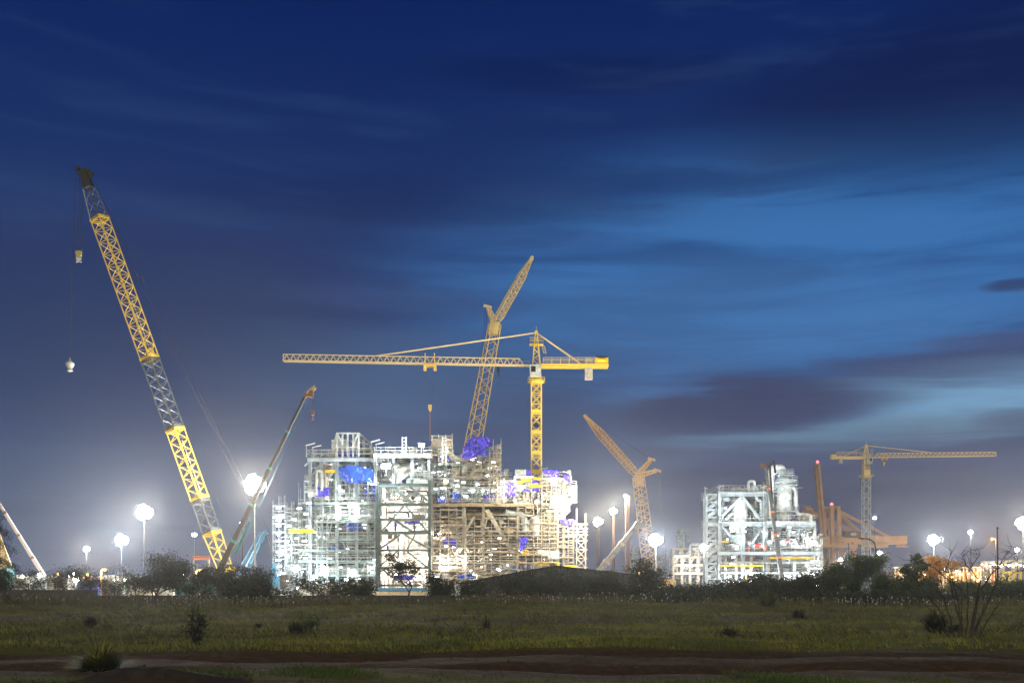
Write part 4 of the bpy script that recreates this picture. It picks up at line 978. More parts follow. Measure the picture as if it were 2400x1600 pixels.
def hbeam(t, px0, px1, py, Y, h=.6, mat='galv', name='beam', dy=0.0):
    mb = MB(); x0, x1 = X_(px0, Y), X_(px1, Y); z = Z_(py, Y)
    mb.box((x0, Y + dy - .25, z + h / 2 - .09), (x1, Y + dy + .25, z + h / 2)); mb.box((x0, Y + dy - .25, z - h / 2), (x1, Y + dy + .25, z - h / 2 + .09)); mb.box((x0, Y + dy - .04, z - h / 2 + .09), (x1, Y + dy + .04, z + h / 2 - .09))
    return mb.build(name, M[mat], t)
def bend(pts, r, k=5):
    """polyline with rounded corners"""
    P = [Vector(p) for p in pts]; out = [P[0]]
    for a, b, c in zip(P[:-2], P[1:-1], P[2:]):
        d1 = (a - b); d2 = (c - b); q = min(r, d1.length * .48, d2.length * .48); s = b + d1.normalized() * q; e = b + d2.normalized() * q
        for i in range(k + 1): u = i / k; out.append(s * (1 - u) ** 2 + b * 2 * u * (1 - u) + e * u * u)
    out.append(P[-1]); return out
def pipe(t, pts, Y, r, mat='galv', br=None, name='pipe', dys=None):
    P = [(X_(p[0], Y), Y + (p[2] if len(p) > 2 else 0), Z_(p[1], Y)) for p in pts]
    mb = MB(); pp = bend(P, br or r * 3); mb.tube(pp, r, 12)
    for q, s in ((0, 1), (-1, -2)):
        a = pp[q]; d = (pp[s] - a).normalized() if a != pp[s] else Vector((0, 0, 1)); mb.tube([a, a + d * .15], r * 1.35, 12)
    return mb.build(name, M[mat], t, smooth=False)
def panel(t, px0, px1, py0, py1, Y, mat='white', name='wall_panel', th=.15):
    """ribbed sheet wall"""
    x0, x1, z0, z1 = X_(px0, Y), X_(px1, Y), Z_(py1, Y), Z_(py0, Y); mb = MB(); mb.box((x0, Y, z0), (x1, Y + th, z1))
    n = int((x1 - x0) / .8)
    for i in range(1, n): x = x0 + (x1 - x0) * i / n; mb.box((x - .05, Y - .06, z0 + .02), (x + .05, Y - .002, z1 - .02))
    return mb.build(name, M[mat], t)
def pipework(t, px0, px1, py0, py1, Y0, Y1, n, mats, rmax=.28, name='pipework', rnd=R, vert=.45):
    """a rack of routed pipes, ducts, valves and trays filling one bay (one part per paint)"""
    n = int(n * 1.25); rmax *= .8; mats = list(mats) + ['slate', 'dark'][:max(1, len(mats) // 2)]; k0 = Y0 / F; mbs = {m: MB() for m in mats}
    def pt(px, py, y): return Vector(((px - 1200) * Y0 / F, y, EYE + (HY - py) * Y0 / F))
    for i in range(n):
        m = rnd.choice(mats); mb = mbs[m]; y = rnd.uniform(Y0, Y1); r = rmax * rnd.random() ** 2.2 + .05; u = rnd.random()
        if u < vert:
            x = rnd.uniform(px0, px1); a, b = sorted((rnd.uniform(py0, py1), rnd.uniform(py0, py1)))
            if b - a < (py1 - py0) * .35: b = min(py1, a + (py1 - py0) * .5)
            P = [pt(x, b, y), pt(x, a, y)]
            if rnd.random() < .4: P.append(pt(x + rnd.choice((-1, 1)) * rnd.uniform(6, 22), a, y))
            mb.tube(bend(P, r * 3, 3), r, 6, False)
        elif u < .8:
            z = rnd.uniform(py0, py1); a, b = sorted((rnd.uniform(px0, px1), rnd.uniform(px0, px1)))
            if b - a < (px1 - px0) * .3: b = min(px1, a + (px1 - px0) * .45)
            P = [pt(a, z, y), pt(b, z, y)]
            if rnd.random() < .5: P.append(pt(b, min(py1, max(py0, z + rnd.choice((-1, 1)) * rnd.uniform(5, 16))), y))
            mb.tube(bend(P, r * 3, 3), r, 6, False)
        elif u < .9:
            p = pt(rnd.uniform(px0, px1), rnd.uniform(py0, py1), y); s = Vector((rnd.uniform(.2, 1.1), rnd.uniform(.2, .6), rnd.uniform(.2, .8))); mb.box(p - s, p + s)
        elif u < .95:
            p = pt(rnd.uniform(px0, px1), rnd.uniform(py0, py1), y); q = rnd.uniform(.3, .7); mb.tube([p - Vector((0, .15, 0)), p + Vector((0, .15, 0))], q, 12); mb.tube([p, p - Vector((0, 0, 1.2))], .1, 6)
        else:
            p = pt(rnd.uniform(px0, px1), rnd.uniform(py0, py1), y); e = p + Vector((rnd.uniform(-2.5, 2.5), 0, rnd.uniform(-2, 2))); mb.beam(p, e, .18)
    for m, mb in mbs.items():
        if mb.v: mb.build(name, M[m], t)
def scaffold(px0, px1, py0, py1, Y, depth, label, mat='scaff', dx=1.8, dz=2.0, overs=2.0, boards=.45, parent=None, jag=0, group='scaffolds around the modules', seed=1, z0=None):
    rnd = random.Random(seed); x0, x1 = X_(px0, Y), X_(px1, Y); za = max(0, Z_(py1, Y)) if z0 is None else z0; zb = Z_(py0, Y)
    t = parent or thing('scaffold', ((x0 + x1) / 2, Y, za), label, 'scaffold', group)
    nx = max(1, round((x1 - x0) / dx)); nz = max(1, round((zb - za) / dz)); st = MB(); ld = MB(); bd = MB(); w = .115
    tops = [nz - (rnd.randint(0, jag) if jag else 0) for _ in range(nx + 1)]
    for i in range(nx + 1):
        x = x0 + (x1 - x0) * i / nx
        for y in (Y, Y + depth): st.beam((x, y, za), (x, y, za + (zb - za) * tops[i] / nz + rnd.uniform(.3, overs)), w)
    for j in range(nz + 1):
        z = za + (zb - za) * j / nz
        for i in range(nx):
            if j > min(tops[i], tops[i + 1]): continue
            xa, xb = x0 + (x1 - x0) * i / nx, x0 + (x1 - x0) * (i + 1) / nx; ext = rnd.uniform(0, .5)
            for y in (Y - .05, Y + depth + .05):
                ld.beam((xa - ext, y, z), (xb + ext, y, z), w * .8)
                if rnd.random() < .6: ld.beam((xa, y, z + dz * .5), (xb, y, z + dz * .5), w * .7)
            ld.beam((xa, Y - .3, z), (xa, Y + depth + .3, z), w * .8)
            if rnd.random() < .22 and j < nz: ld.beam((xa, Y - .1, z), (xb, Y - .1, z + (zb - za) / nz), w * .8)
            if rnd.random() < boards: bd.box((xa + .02, Y + .1, z + .06), (xb - .02, Y + depth - .1, z + .12)); bd.box((xa + .02, Y + .04, z + .121), (xb - .02, Y + .08, z + .3))
    st.build('standards', M[mat], t); ld.build('ledgers', M[mat], t)
    if bd.v: bd.build('boards', M['board' if mat == 'scaff' else 'galv'], t)
    return t
def tarp(top, bot, Y, label, mat='tarp2', fold=.5, seed=1, nu=36, nv=14, depth=2.0):
    """draped sheet between an upper and a lower pixel outline, folded and hung over an edge"""
    rnd = random.Random(seed); ph = [rnd.uniform(0, 6.28) for _ in range(8)]
    def ev(L, u):
        u *= len(L) - 1; i = min(int(u), len(L) - 2); f = u - i; return (L[i][0] * (1 - f) + L[i + 1][0] * f, L[i][1] * (1 - f) + L[i + 1][1] * f)
    vs = []; fs = []
    for j in range(nv + 3):
        for i in range(nu + 1):
            u = i / nu; v = max(0, (j - 2) / nv); a = ev(top, u); b = ev(bot, u); px = a[0] + (b[0] - a[0]) * v; py = a[1] + (b[1] - a[1]) * v
            sd = seed * 7.3; fy = fold * (2.2 * abs(MN.noise(Vector((u * 6 + .8 * v + sd, v * 1.6, 0)))) + 1.2 * MN.noise(Vector((u * 13 - v * 2, v * 3 + sd, 1))) + .8 * abs(MN.noise(Vector((u * 4 + v * 7, sd, 2)))))
            px += 3.0 * MN.noise(Vector((u * 3, v * 4 + sd, 5))) * v; py += 3.5 * MN.noise(Vector((u * 9 + sd, v * 2, 7))) * (v ** 2)
            p = at(px, py, Y); back = depth * (2 - j) / 2 if j < 2 else 0
            vs.append((p.x, Y - fy * .5 + back, p.z + (.12 * math.sin(u * 17 + ph[4]) if j < 3 else 0) + back * .1))
    n = nu + 1; fs = [(j * n + i, j * n + i + 1, (j + 1) * n + i + 1, (j + 1) * n + i) for j in range(nv + 2) for i in range(nu)]
    # thickness
    m = len(vs); vs += [(x, y + .04, z - .01) for x, y, z in vs]; fs += [(d + m, c + m, b + m, a + m) for a, b, c, d in fs]
    mb = MB(); mb.mesh(vs, fs); o = mb.build('tarp', M[mat], smooth=True)
    return tag(o, label, 'tarp', 'blue tarps over the modules')
def worklight(t, px, py, Y, w=1.1, h=.4, mat=None, energy=0, col=(.95, 1, .97), name='work_and_fill_light'):  # real fixtures and added fill lamps are both built here
    p = at(px, py, Y); mb = MB(); mb.box((p.x - w / 2, Y, p.z - h / 2), (p.x + w / 2, Y + .3, p.z + h / 2)); mb.beam((p.x, Y + .15, p.z + h / 2), (p.x, Y + .15, p.z + h / 2 + .5), .07); o = mb.build(name, M['dark'], t)
    mb = MB(); mb.box((p.x - w / 2 + .03, Y - .1, p.z - h / 2 + .03), (p.x + w / 2 - .03, Y - .003, p.z + h / 2 - .03)); mb.build('lamp_glass', mat or E_TUBE, o)
    if energy: plight('light', (p.x, Y - .6, p.z), energy * .42, col, t, .4)

from mathutils import noise as MN
def cover_or_box(mb, p, w, h, m, dy=.2):
    if m not in ('tarp', 'tarp2'): mb.box(p - Vector((w, dy, h)), p + Vector((w, dy, h))); return
    n = 10; q = p * 3.1; vs = []
    for j in range(n + 1):
        for i in range(n + 1):
            u, v = i / n * 2 - 1, j / n * 2 - 1; e = MN.noise(Vector((u * 1.7 + q.x, v * 1.7 + q.z, q.y))); f = MN.noise(Vector((u * 3 + q.z, v * 2, q.x)))
            sh = 1 + .35 * MN.noise(Vector((v * 2.2 + q.x, q.z, u)))
            vs.append((p.x + u * w * sh, p.y - .15 - .5 * abs(e) - .3 * f, p.z + v * h * (1 + .3 * MN.noise(Vector((u * 2 + q.z, q.x, v)))) - .25 * h * (u * u)))
    m1 = len(vs); fs = [(j * (n + 1) + i, j * (n + 1) + i + 1, (j + 1) * (n + 1) + i + 1, (j + 1) * (n + 1) + i) for j in range(n) for i in range(n)]
    vs += [(x, y + .05, z) for x, y, z in vs]; fs += [(d + m1, c + m1, b + m1, a + m1) for a, b, c, d in fs]; mb.mesh(vs, fs)
def sparkle_lamps(t, px0, px1, py0, py1, Y, n, mats=None):  # random glowing boxes added for sparkle among the real fixtures
    for i in range(n):
        p = at(R.uniform(px0, px1), R.uniform(py0, py1), Y + R.uniform(-.3, 3)); w, h = R.uniform(.15, .5), R.uniform(.06, .2); mb = MB(); mb.box(p - Vector((w, .1, h)), p + Vector((w, .1, h))); mb.build('lamp', R.choice(mats or (E_TUBE, E_WHITE)), t)

# ---- 1 left scaffold and work light tower
t = thing('scaffold_tower', (X_(680, 238), 238, 0), 'scaffold tower full of white work lights at the left end of the white module', 'scaffold', 'scaffolds around the modules')
scaffold(640, 668, 1186, 1391, 238, 2.2, None, 'scaffcool', 1.5, 2.0, 3.0, .5, parent=t, seed=2, z0=0, jag=1)
scaffold(668, 700, 1182, 1391, 240, 2.4, None, 'scaffcool', 1.6, 2.0, 4.5, .5, parent=t, seed=3, z0=0, jag=3)
scaffold(700, 738, 1160, 1391, 241, 2.4, None, 'scaffcool', 1.6, 2.0, 4.0, .5, parent=t, seed=4, z0=0, jag=2)
pipework(t, 668, 738, 1190, 1388, 243.6, 246, 150, ['greenwhite', 'galv', 'white'], .2)
panel(t, 700, 736, 1218, 1386, 247, 'offwhite'); panel(t, 671, 699, 1242, 1386, 247.3, 'galv')
hbeam(t, 639, 668, 1212, 237.6, .5, 'white'); hbeam(t, 678, 736, 1244, 237.5, .8, 'brightyellow', 'yellow_beam')
for q in ((653, 1190), (702, 1191), (724, 1178), (718, 1204), (690, 1217), (653, 1219), (653, 1232), (676, 1232), (723, 1233), (653, 1249), (653, 1267), (663, 1280), (714, 1267), (653, 1293), (652, 1312), (655, 1326), (663, 1343), (664, 1371)):
    worklight(t, q[0], q[1], 236.9, 1.15, .45, energy=1500 if q[0] in (718, 676, 714, 663, 653) else 0)

sparkle_lamps(t, 642, 736, 1195, 1385, 236.5, 22)
# ---- 2 left module
Yf, Yb = 240.0, 262.0
t = tm2 = thing('process_module', (X_(800, Yf), Yf, 0), 'white steel process module with an open cube frame on its roof deck', 'plant', 'process modules under construction')
for px in (727, 754, 790, 836, 880):
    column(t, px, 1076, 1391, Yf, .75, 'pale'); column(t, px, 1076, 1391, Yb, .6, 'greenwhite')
deck(t, 721, 884, 1073, Yf - .8, Yb, .85, 'pale', railh=2.0)
for py, a, b in ((1176, 738, 884), (1219, 738, 884), (1261, 738, 884), (1287, 700, 884), (1312, 700, 884), (1345, 738, 884)): deck(t, a, b, py, Yf - .6, Yb - 1, .6, 'greenwhite', railh=1.2)
deck(t, 714, 727, 1125, Yf - .6, Yf + 4, .4, 'pale'); deck(t, 713, 730, 1150, Yf - .7, Yf + 4, .4, 'pale'); column(t, 714, 1125, 1178, Yf, .35, 'pale')
for a, b in (((727, 1080), (714, 1092)), ((756, 1120), (738, 1094)), ((772, 1122), (782, 1105)), ((754, 1084), (727, 1120))): brace(t, a, b, Yf + .4, .35, 'pale')
# roof cube frame
fr = MB(); A = lambda px, py, dy: Vector((X_(px, Yf), Yf + dy, Z_(py, Yf)))
for px, dy, top in ((775, 6, 1020), (783, 3, 1019), (790, 0, 1015), (803, 0, 1015), (815, 0, 1015), (828, 0, 1015), (841, 0, 1015), (848, 4, 1020), (857, 8, 1028)): fr.beam(A(px, 1073, dy), A(px, top, dy), .42)
for a, b in (((790, 1015, 0), (841, 1015, 0)), ((775, 1020, 6), (790, 1019, 6)), ((841, 1015, 0), (857, 1028, 8)), ((775, 1020, 6), (790, 1015, 0)), ((775, 1050, 6), (790, 1050, 0)), ((790, 1048, 0), (841, 1048, 0)), ((790, 1015, 0), (803, 1040, 0)), ((828, 1040, 0), (841, 1015, 0)), ((790, 1018, 9), (857, 1028, 9))): fr.beam(A(*a), A(*b), .38)
fr.build('roof_frame', M['white'], t)
for a, b in ((777, 785), (793, 801), (806, 813), (830, 838), (849, 855)): panel(t, a, b, 1030, 1072, Yf + 5.2, 'white')
mb = MB(); p = A(815, 1062, 1); mb.box(p - Vector((2.4, .4, .6)), p + Vector((2.2, .4, .5))); mb.build('folded_sheet', M['tarp2'], t)
pipework(t, 724, 880, 1050, 1071, Yf + 1, Yf + 8, 60, ['white', 'pale', 'galv'], .22)
# big verticals and process items of the upper storey
pipe(t, [(763, 1172), (763, 1086)], Yf + 1, .85, 'offwhite', name='riser'); pipe(t, [(791, 1172), (791, 1090)], Yf + 1.5, 1.0, 'greenwhite', name='riser')
pipe(t, [(743, 1160), (743, 1102), (755, 1102), (755, 1150)], Yf - .4, .36, 'white', 1.2)
pipe(t, [(770, 1118), (782, 1096), (782, 1084)], Yf, .45, 'galv')
mb = MB(); mb.hcyl(A(800, 1092, 6), A(850, 1092, 6), 1.7, 20); mb.build('vessel', M['pale'], t, smooth=True)
mb = MB(); mb.lathe((X_(832, Yf), Yf + 2, Z_(1175, Yf)), [(1.35, 0), (1.35, 1), (1.2, 1.1), (1.2, 3.6), (.9, 4.2)], 18); mb.build('vessel', M['slate'], t)
pipework(t, 733, 880, 1088, 1174, Yf + 2, Yb - 2, 170, ['pale', 'greenwhite', 'white', 'galv'], .3)
panel(t, 735, 880, 1096, 1174, Yb, 'slate')
for px, py, w, h, m in ((748, 1152, .9, 1.1, 'tarp2'), (766, 1152, .8, 1.0, 'tarp2'), (861, 1150, .5, 1.4, 'tarp2'), (878, 1154, .4, 2.2, 'tarp2'), (775, 1104, 1.2, .35, 'brightyellow'), (733, 1155, 1.1, .9, 'white')):
    mb = MB(); p = A(px, py, -.3); cover_or_box(mb, p, w, h, m); mb.build('sheet_cover' if m in ('tarp', 'tarp2') else 'equipment_box', M[m], t)
# white sheeted storey, then the dark bay
panel(t, 775, 853, 1185, 1217, Yf + 3, 'white'); panel(t, 740, 774, 1185, 1217, Yf + 6, 'greenwhite'); panel(t, 854, 882, 1185, 1217, Yf + 6, 'offwhite')
pipework(t, 740, 882, 1183, 1218, Yf + .2, Yf + 2.6, 60, ['white', 'greenwhite', 'galv'], .15)
mb = MB(); p = A(818, 1216, .6); mb.mesh([p + Vector((-1.2, 0, 0)), p + Vector((1.1, 0, 0)), p + Vector((.5, 0, 1.0)), p + Vector((0, 0, 1.9)), p + Vector((-.4, .4, .9))], [(0, 1, 2, 3, 4)]); mb.build('green_cover', pmat('green_sheet', (.12, .3, .16), (.08, .2, .1), .6), t)
panel(t, 742, 882, 1221, 1388, Yf + 11, 'interior')  # dark sheet that paints the depth of the bay as shade
for (a, b, c, d, n) in ((742, 882, 1222, 1260, 110), (742, 882, 1264, 1286, 80), (742, 882, 1289, 1311, 80), (742, 882, 1315, 1344, 90), (742, 882, 1348, 1388, 80)): pipework(t, a, b, c, d, Yf + 1, Yf + 10, n, ['greenwhite', 'galv', 'scaff', 'beige', 'dark'], .25)
for px, py, w, h, m in ((823, 1233, 1.4, .8, 'tarp'), (838, 1232, 1.0, .9, 'tarp'), (786, 1283, 1.9, .4, 'tarp'), (786, 1301, 2.2, .7, 'slate'), (815, 1258, 2.6, .4, 'greenwhite')):
    mb = MB(); p = A(px, py, .2); cover_or_box(mb, p, w, h, m); mb.build('sheet_cover' if m in ('tarp', 'tarp2') else 'equipment_box', M[m], t)
for a, b in (((800, 1262), (822, 1312)), ((822, 1262), (800, 1312)), ((778, 1222), (770, 1260)), ((848, 1262), (880, 1285)), ((858, 1316), (846, 1342)), ((700, 1312), (716, 1288))): brace(t, a, b, Yf - .2, .25, 'scaffcool')
for q, e in (((825, 1344), 2500), ((795, 1198), 7000), ((835, 1200), 7000), ((870, 1330), 2500), ((760, 1335), 2500), ((822, 1186), 4500), ((800, 1150), 2500)): worklight(t, q[0], q[1], Yf - .9, 1.4, .45, energy=e)  # lamps before the white sheeting are added to overexpose it
for px, py in ((730, 1043), (745, 1048), (882, 1035), (893, 1041)):
    mb = MB(); p = A(px, py, -1); mb.beam(p + Vector((-1.2, 0, -.2)), p + Vector((1.0, 0, .35)), .3, .2); mb.beam(p + Vector((-1, 0, -.2)), Vector((p.x - 1, p.y, Z_(1073, Yf))), .12); mb.build('lamp_bracket', M['white'], t)
scaffold(742, 884, 1222, 1391, Yf - 2.6, 1.5, 'scaffold in front of the dark bay of the left module', 'scaffcool', 2.6, 2.6, 1.5, .25, seed=8, z0=0)
scaffold(795, 884, 1135, 1218, Yf - 2.4, 1.4, 'scaffold hanging in front of the grey vessel below the folded blue tarp', 'scaffcool', 2.2, 2.0, 1.0, .3, seed=9)
tarp([(793, 1096), (808, 1092), (825, 1090), (842, 1093), (860, 1096), (880, 1099)], [(797, 1118), (812, 1130), (826, 1132), (842, 1131), (858, 1129), (873, 1132)], Yf - 2.8, 'royal blue folded tarp hanging below the roof deck of the left module', 'tarp', .7, 3)

sparkle_lamps(tm2, 742, 880, 1225, 1385, 240, 26); sparkle_lamps(tm2, 740, 875, 1085, 1174, 241, 10)
# ---- 3 braced bay with the bright white interior
t = thing('process_module', (X_(946, 236), 236, 0), 'braced steel bay in the middle with a glowing white interior', 'plant', 'process modules under construction')
Yc = 236.0
for px in (884, 889.5, 1007): column(t, px, 1124 if px > 1000 else 1137, 1391, Yc, .7, 'frame')
for px in (884, 1007): column(t, px, 1137, 1391, Yc + 20, .6, 'galv')
for py in (1137, 1182, 1217, 1248, 1289, 1330, 1371): hbeam(t, 885, 1007, py, Yc, .8 if py in (1137, 1182, 1248) else .5, 'frame')
for a, b, w in (((917, 1140), (968, 1180), .9), ((960, 1140), (1002, 1172), .55), ((896, 1176), (930, 1141), .35), ((952, 1186), (1002, 1246), .45), ((894, 1246), (946, 1186), .5), ((922, 1216), (968, 1246), .7), ((890, 1286), (939, 1252), .5),
                ((949, 1253), (1003, 1284), .5), ((974, 1250), (955, 1286), .4), ((1003, 1330), (955, 1292), .5), ((890, 1326), (930, 1292), .4), ((895, 1334), (945, 1368), .35)): brace(t, a, b, Yc + .3, w * .85, 'frame')
for px in (893.5, 1003.5):  # unseen side walls added to stop the bay lights spilling sideways
    mb = MB(); mb.box((X_(px, Yc) - .05, Yc + 1, Z_(1388, Yc)), (X_(px, Yc) + .05, Yc + 13.9, Z_(1139, Yc))); mb.build('spill_block_panel', M['offwhite'], t)
for c, d in ((1139, 1181), (1184, 1247), (1250, 1329), (1332, 1388)):
    panel(t, 892, 1004, c, d, Yc + 14, 'offwhite' if c > 1240 else 'white')
    pipework(t, 893, 1003, c + 1, d - 1, Yc + 3, Yc + 12, 46, ['white', 'offwhite', 'beige', 'galv'], .28)
for px, py, w, h, m in ((945, 1128, .5, .8, 'tarp2'), (925, 1228, .4, .3, 'tarp2'), (906, 1283, .3, .7, 'tarp2'), (965, 1222, 2.0, .35, 'tarp2'), (912, 1256, .5, .5, 'brown'), (925, 1256, .35, .5, 'brown'), (946, 1352, 2.5, .6, 'tarp2'), (975, 1210, 1.2, .6, 'brown')):
    mb = MB(); p = Vector((X_(px, Yc), Yc + 2, Z_(py, Yc))); cover_or_box(mb, p, w, h, m); mb.build('sheet_cover' if m in ('tarp', 'tarp2') else 'equipment_box', M[m], t)
for q, e in (((915, 1158), 6500), ((972, 1160), 6500), ((920, 1205), 7500), ((975, 1232), 7500), ((930, 1270), 8500), ((975, 1305), 8500), ((915, 1345), 7000), ((975, 1350), 6000)):
    p = Vector((X_(q[0], Yc), Yc + 9, Z_(q[1], Yc))); mb = MB(); mb.box(p - Vector((.5, .15, .2)), p + Vector((.5, .15, .2))); mb.beam(p + Vector((0, 0, .2)), p + Vector((0, 0, 1.0)), .08); o = mb.build('work_and_fill_light', M['dark'], t); mb = MB(); mb.box(p + Vector((-.45, -.2, -.17)), p + Vector((.45, -.153, .17))); mb.build('lamp_glass', E_WHITE, o); plight('light', p + Vector((0, -.8, -.3)), e * .62, (1, .93, .84), t, .4)
# roof storey over the bay
deck(t, 876, 1010, 1063, Yc, Yc + 20, .9, 'white', railh=1.5)
for px in (880, 922, 966, 1005): column(t, px, 1063, 1137, Yc + .8, .6, 'pale')
deck(t, 930, 1010, 1120, Yc, Yc + 12, .35, 'greenwhite', railh=1.1)
mb = MB(); P = bend([(X_(928, Yc), Yc + 4, Z_(1132, Yc)), (X_(930, Yc), Yc + 4, Z_(1098, Yc)), (X_(968, Yc), Yc + 4, Z_(1096, Yc))], 3.2, 8); mb.tube(P, 1.75, 20); mb.build('duct', M['white'], t, smooth=True)
brace(t, (930, 1132), (955, 1112), Yc - .3, .5, 'galv'); 
pipework(t, 880, 1006, 1066, 1118, Yc + 2, Yc + 14, 120, ['white', 'greenwhite', 'pale', 'galv'], .28)
pipework(t, 895, 1006, 1050, 1062, Yc + 2, Yc + 10, 34, ['white', 'pale', 'galv'], .2)
panel(t, 882, 1004, 1070, 1134, Yc + 16, 'white')
mb = MB()
for dx_ in (0, .9): mb.beam((X_(943, Yc) + dx_, Yc, Z_(1063, Yc)), (X_(943, Yc) + dx_, Yc, Z_(1024, Yc)), .2)
for k in range(5): z = Z_(1026 + k * 8, Yc); mb.beam((X_(943, Yc), Yc, z), (X_(943, Yc) + .9, Yc, z), .14)
mb.build('ladder', M['white'], t)
mb = MB()
for dx_ in (0, .9): mb.beam((X_(1037, Yc) + dx_, Yc, Z_(1090, Yc)), (X_(1037, Yc) + dx_, Yc, Z_(1024, Yc)), .2)
for k in range(8): z = Z_(1026 + k * 8, Yc); mb.beam((X_(1037, Yc), Yc, z), (X_(1037, Yc) + .9, Yc, z), .14)
mb.build('ladder', M['white'], t)

sparkle_lamps(t, 890, 1003, 1068, 1130, 238, 12)
# ---- 4 central upper process block with the tarps
t = tm4 = thing('process_module', (X_(1090, 241), 241, Z_(1180, 241)), 'stepped upper process block beneath the highest violet tarp', 'plant', 'process modules under construction')
Yf = 241.0; A = lambda px, py, dy: Vector((X_(px, Yf), Yf + dy, Z_(py, Yf)))
mb = MB(); mb.hcyl(A(1013, 1038, 5), A(1053, 1038, 5), 1.9, 20); mb.build('vessel', M['offwhite'], t, smooth=True)
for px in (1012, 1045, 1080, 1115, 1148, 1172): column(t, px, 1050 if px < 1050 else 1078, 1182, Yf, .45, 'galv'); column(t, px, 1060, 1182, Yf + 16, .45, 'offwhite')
for py, a, b in ((1062, 1005, 1060), (1085, 1005, 1095), (1119, 1010, 1200), (1140, 1010, 1165)): deck(t, a, b, py, Yf - .4, Yf + 16, .45, 'greenwhite' if a < 1009 else 'galv', railh=1.2)
for py, a, b in ((1078, 1080, 1172), (1098, 1082, 1174)): deck(t, a, b, py, Yf - .2, Yf + 12, .35, 'scaff', railh=1.1)
mb = MB(); mb.beam(A(1044, 1058, -.3), A(1072, 1078, -.3), .4, 1.3); 
for s in (-.8, .8): mb.beam(A(1044, 1052, s), A(1072, 1071, s), .12)
mb.build('stair', M['white'], t)
pipe(t, [(1088, 1118), (1088, 1098), (1100, 1090), (1115, 1090)], Yf - .2, .8, 'galv', 2)
mb = MB(); mb.hcyl(A(1113, 1102, 2), A(1128, 1102, 2), 1.1, 16); mb.build('vessel', M['pale'], t)
for (a, b, c, d, n, ms) in ((1008, 1060, 1044, 1084, 110, ['white', 'greenwhite', 'galv']), (1008, 1085, 1088, 1118, 130, ['white', 'greenwhite', 'galv']), (1084, 1172, 1076, 1118, 190, ['offwhite', 'beige', 'galv', 'white']), (1012, 1165, 1121, 1139, 110, ['white', 'beige', 'greenwhite', 'galv']),
                        (1012, 1165, 1142, 1178, 210, ['white', 'greenwhite', 'pale', 'galv'])): pipework(t, a, b, c, d, Yf + .5, Yf + 12, n, ms, .24)
panel(t, 1010, 1082, 1066, 1118, Yf + 14, 'white'); panel(t, 1083, 1170, 1082, 1118, Yf + 14, 'beige'); panel(t, 1012, 1165, 1122, 1178, Yf + 13, 'white'); panel(t, 1028, 1084, 1143, 1177, Yf + 3, 'white')
for px, py, w, h, m in ((1045, 1131, .5, .4, 'brightyellow'), (1036, 1170, 1.0, .8, 'tarp'), (1070, 1165, 1.2, 1.0, 'tarp'), (1146, 1166, 1.2, .7, 'tarp2'), (1160, 1158, 1.5, .6, 'tarp2'), (1059, 1149, .25, .4, 'dark'), (1058, 1162, .3, .4, 'dark'), (1027, 1074, 1.2, .5, 'tarp2'), (1052, 1076, 1.0, .5, 'tarp2'), (1025, 1050, .9, .4, 'skyblue'), (1168, 1104, .9, .4, 'tarp2'), (1125, 1160, .3, 1.5, 'greenwhite')):
    mb = MB(); p = A(px, py, .1); cover_or_box(mb, p, w, h, m); mb.build('sheet_cover' if m in ('tarp', 'tarp2') else 'equipment_box', M[m], t)
for k in range(4):
    mb = MB(); mb.lathe(A(1183 + k * 2.6, 1119, .5), [(.22, 0), (.22, 2.0), (.1, 2.2)], 8); mb.build('stub_pipe', M['galv'], t)
for q, e in (((1060, 1130), 2500), ((1110, 1150), 3500), ((1030, 1100), 3500), ((1120, 1095), 2600), ((1150, 1150), 3500)): worklight(t, q[0], q[1], Yf + 4, .9, .35, E_WHITE, e, (.97, 1, .95))
p = A(1047, 1048, -1); worklight(t, 1047, 1048, Yf - 1, .5, .4, E_WARM, 1800, (1, .95, .8))
scaffold(1147, 1174, 1048, 1180, Yf - 2.2, 2.0, 'tall narrow scaffold at the right edge of the violet tarps', 'scaff', 1.1, 1.3, 3.2, .5, seed=31)
scaffold(1060, 1146, 1076, 1118, Yf - 2.0, 1.6, 'scaffold below the violet tarps', 'scaff', 1.9, 1.4, .8, .35, seed=32)
scaffold(1012, 1060, 1030, 1085, Yf - 1.8, 1.4, 'short scaffold beside the horizontal vessel at the top of the central block', 'scaff', 1.9, 1.9, 1.6, .3, seed=33)
tarp([(1102, 1027), (1113, 1022), (1125, 1023), (1140, 1024), (1148, 1026)], [(1085, 1050), (1106, 1050), (1122, 1052), (1140, 1048), (1153, 1046)], Yf - 2.6, 'highest violet blue tarp, draped over the top of the central block', 'tarp2', .8, 5)
tarp([(1088, 1051), (1104, 1049), (1116, 1047), (1120, 1048)], [(1082, 1072), (1096, 1075), (1112, 1073), (1122, 1066)], Yf - 2.9, 'violet blue tarp hanging just below and left of the highest tarp', 'tarp2', .6, 6)
tarp([(1118, 1055), (1130, 1052), (1142, 1056)], [(1116, 1068), (1130, 1066), (1146, 1062)], Yf - 2.7, 'small crumpled violet tarp on the right below the highest tarp', 'tarp2', .5, 7)

sparkle_lamps(tm4, 1012, 1168, 1068, 1178, 240.4, 26)
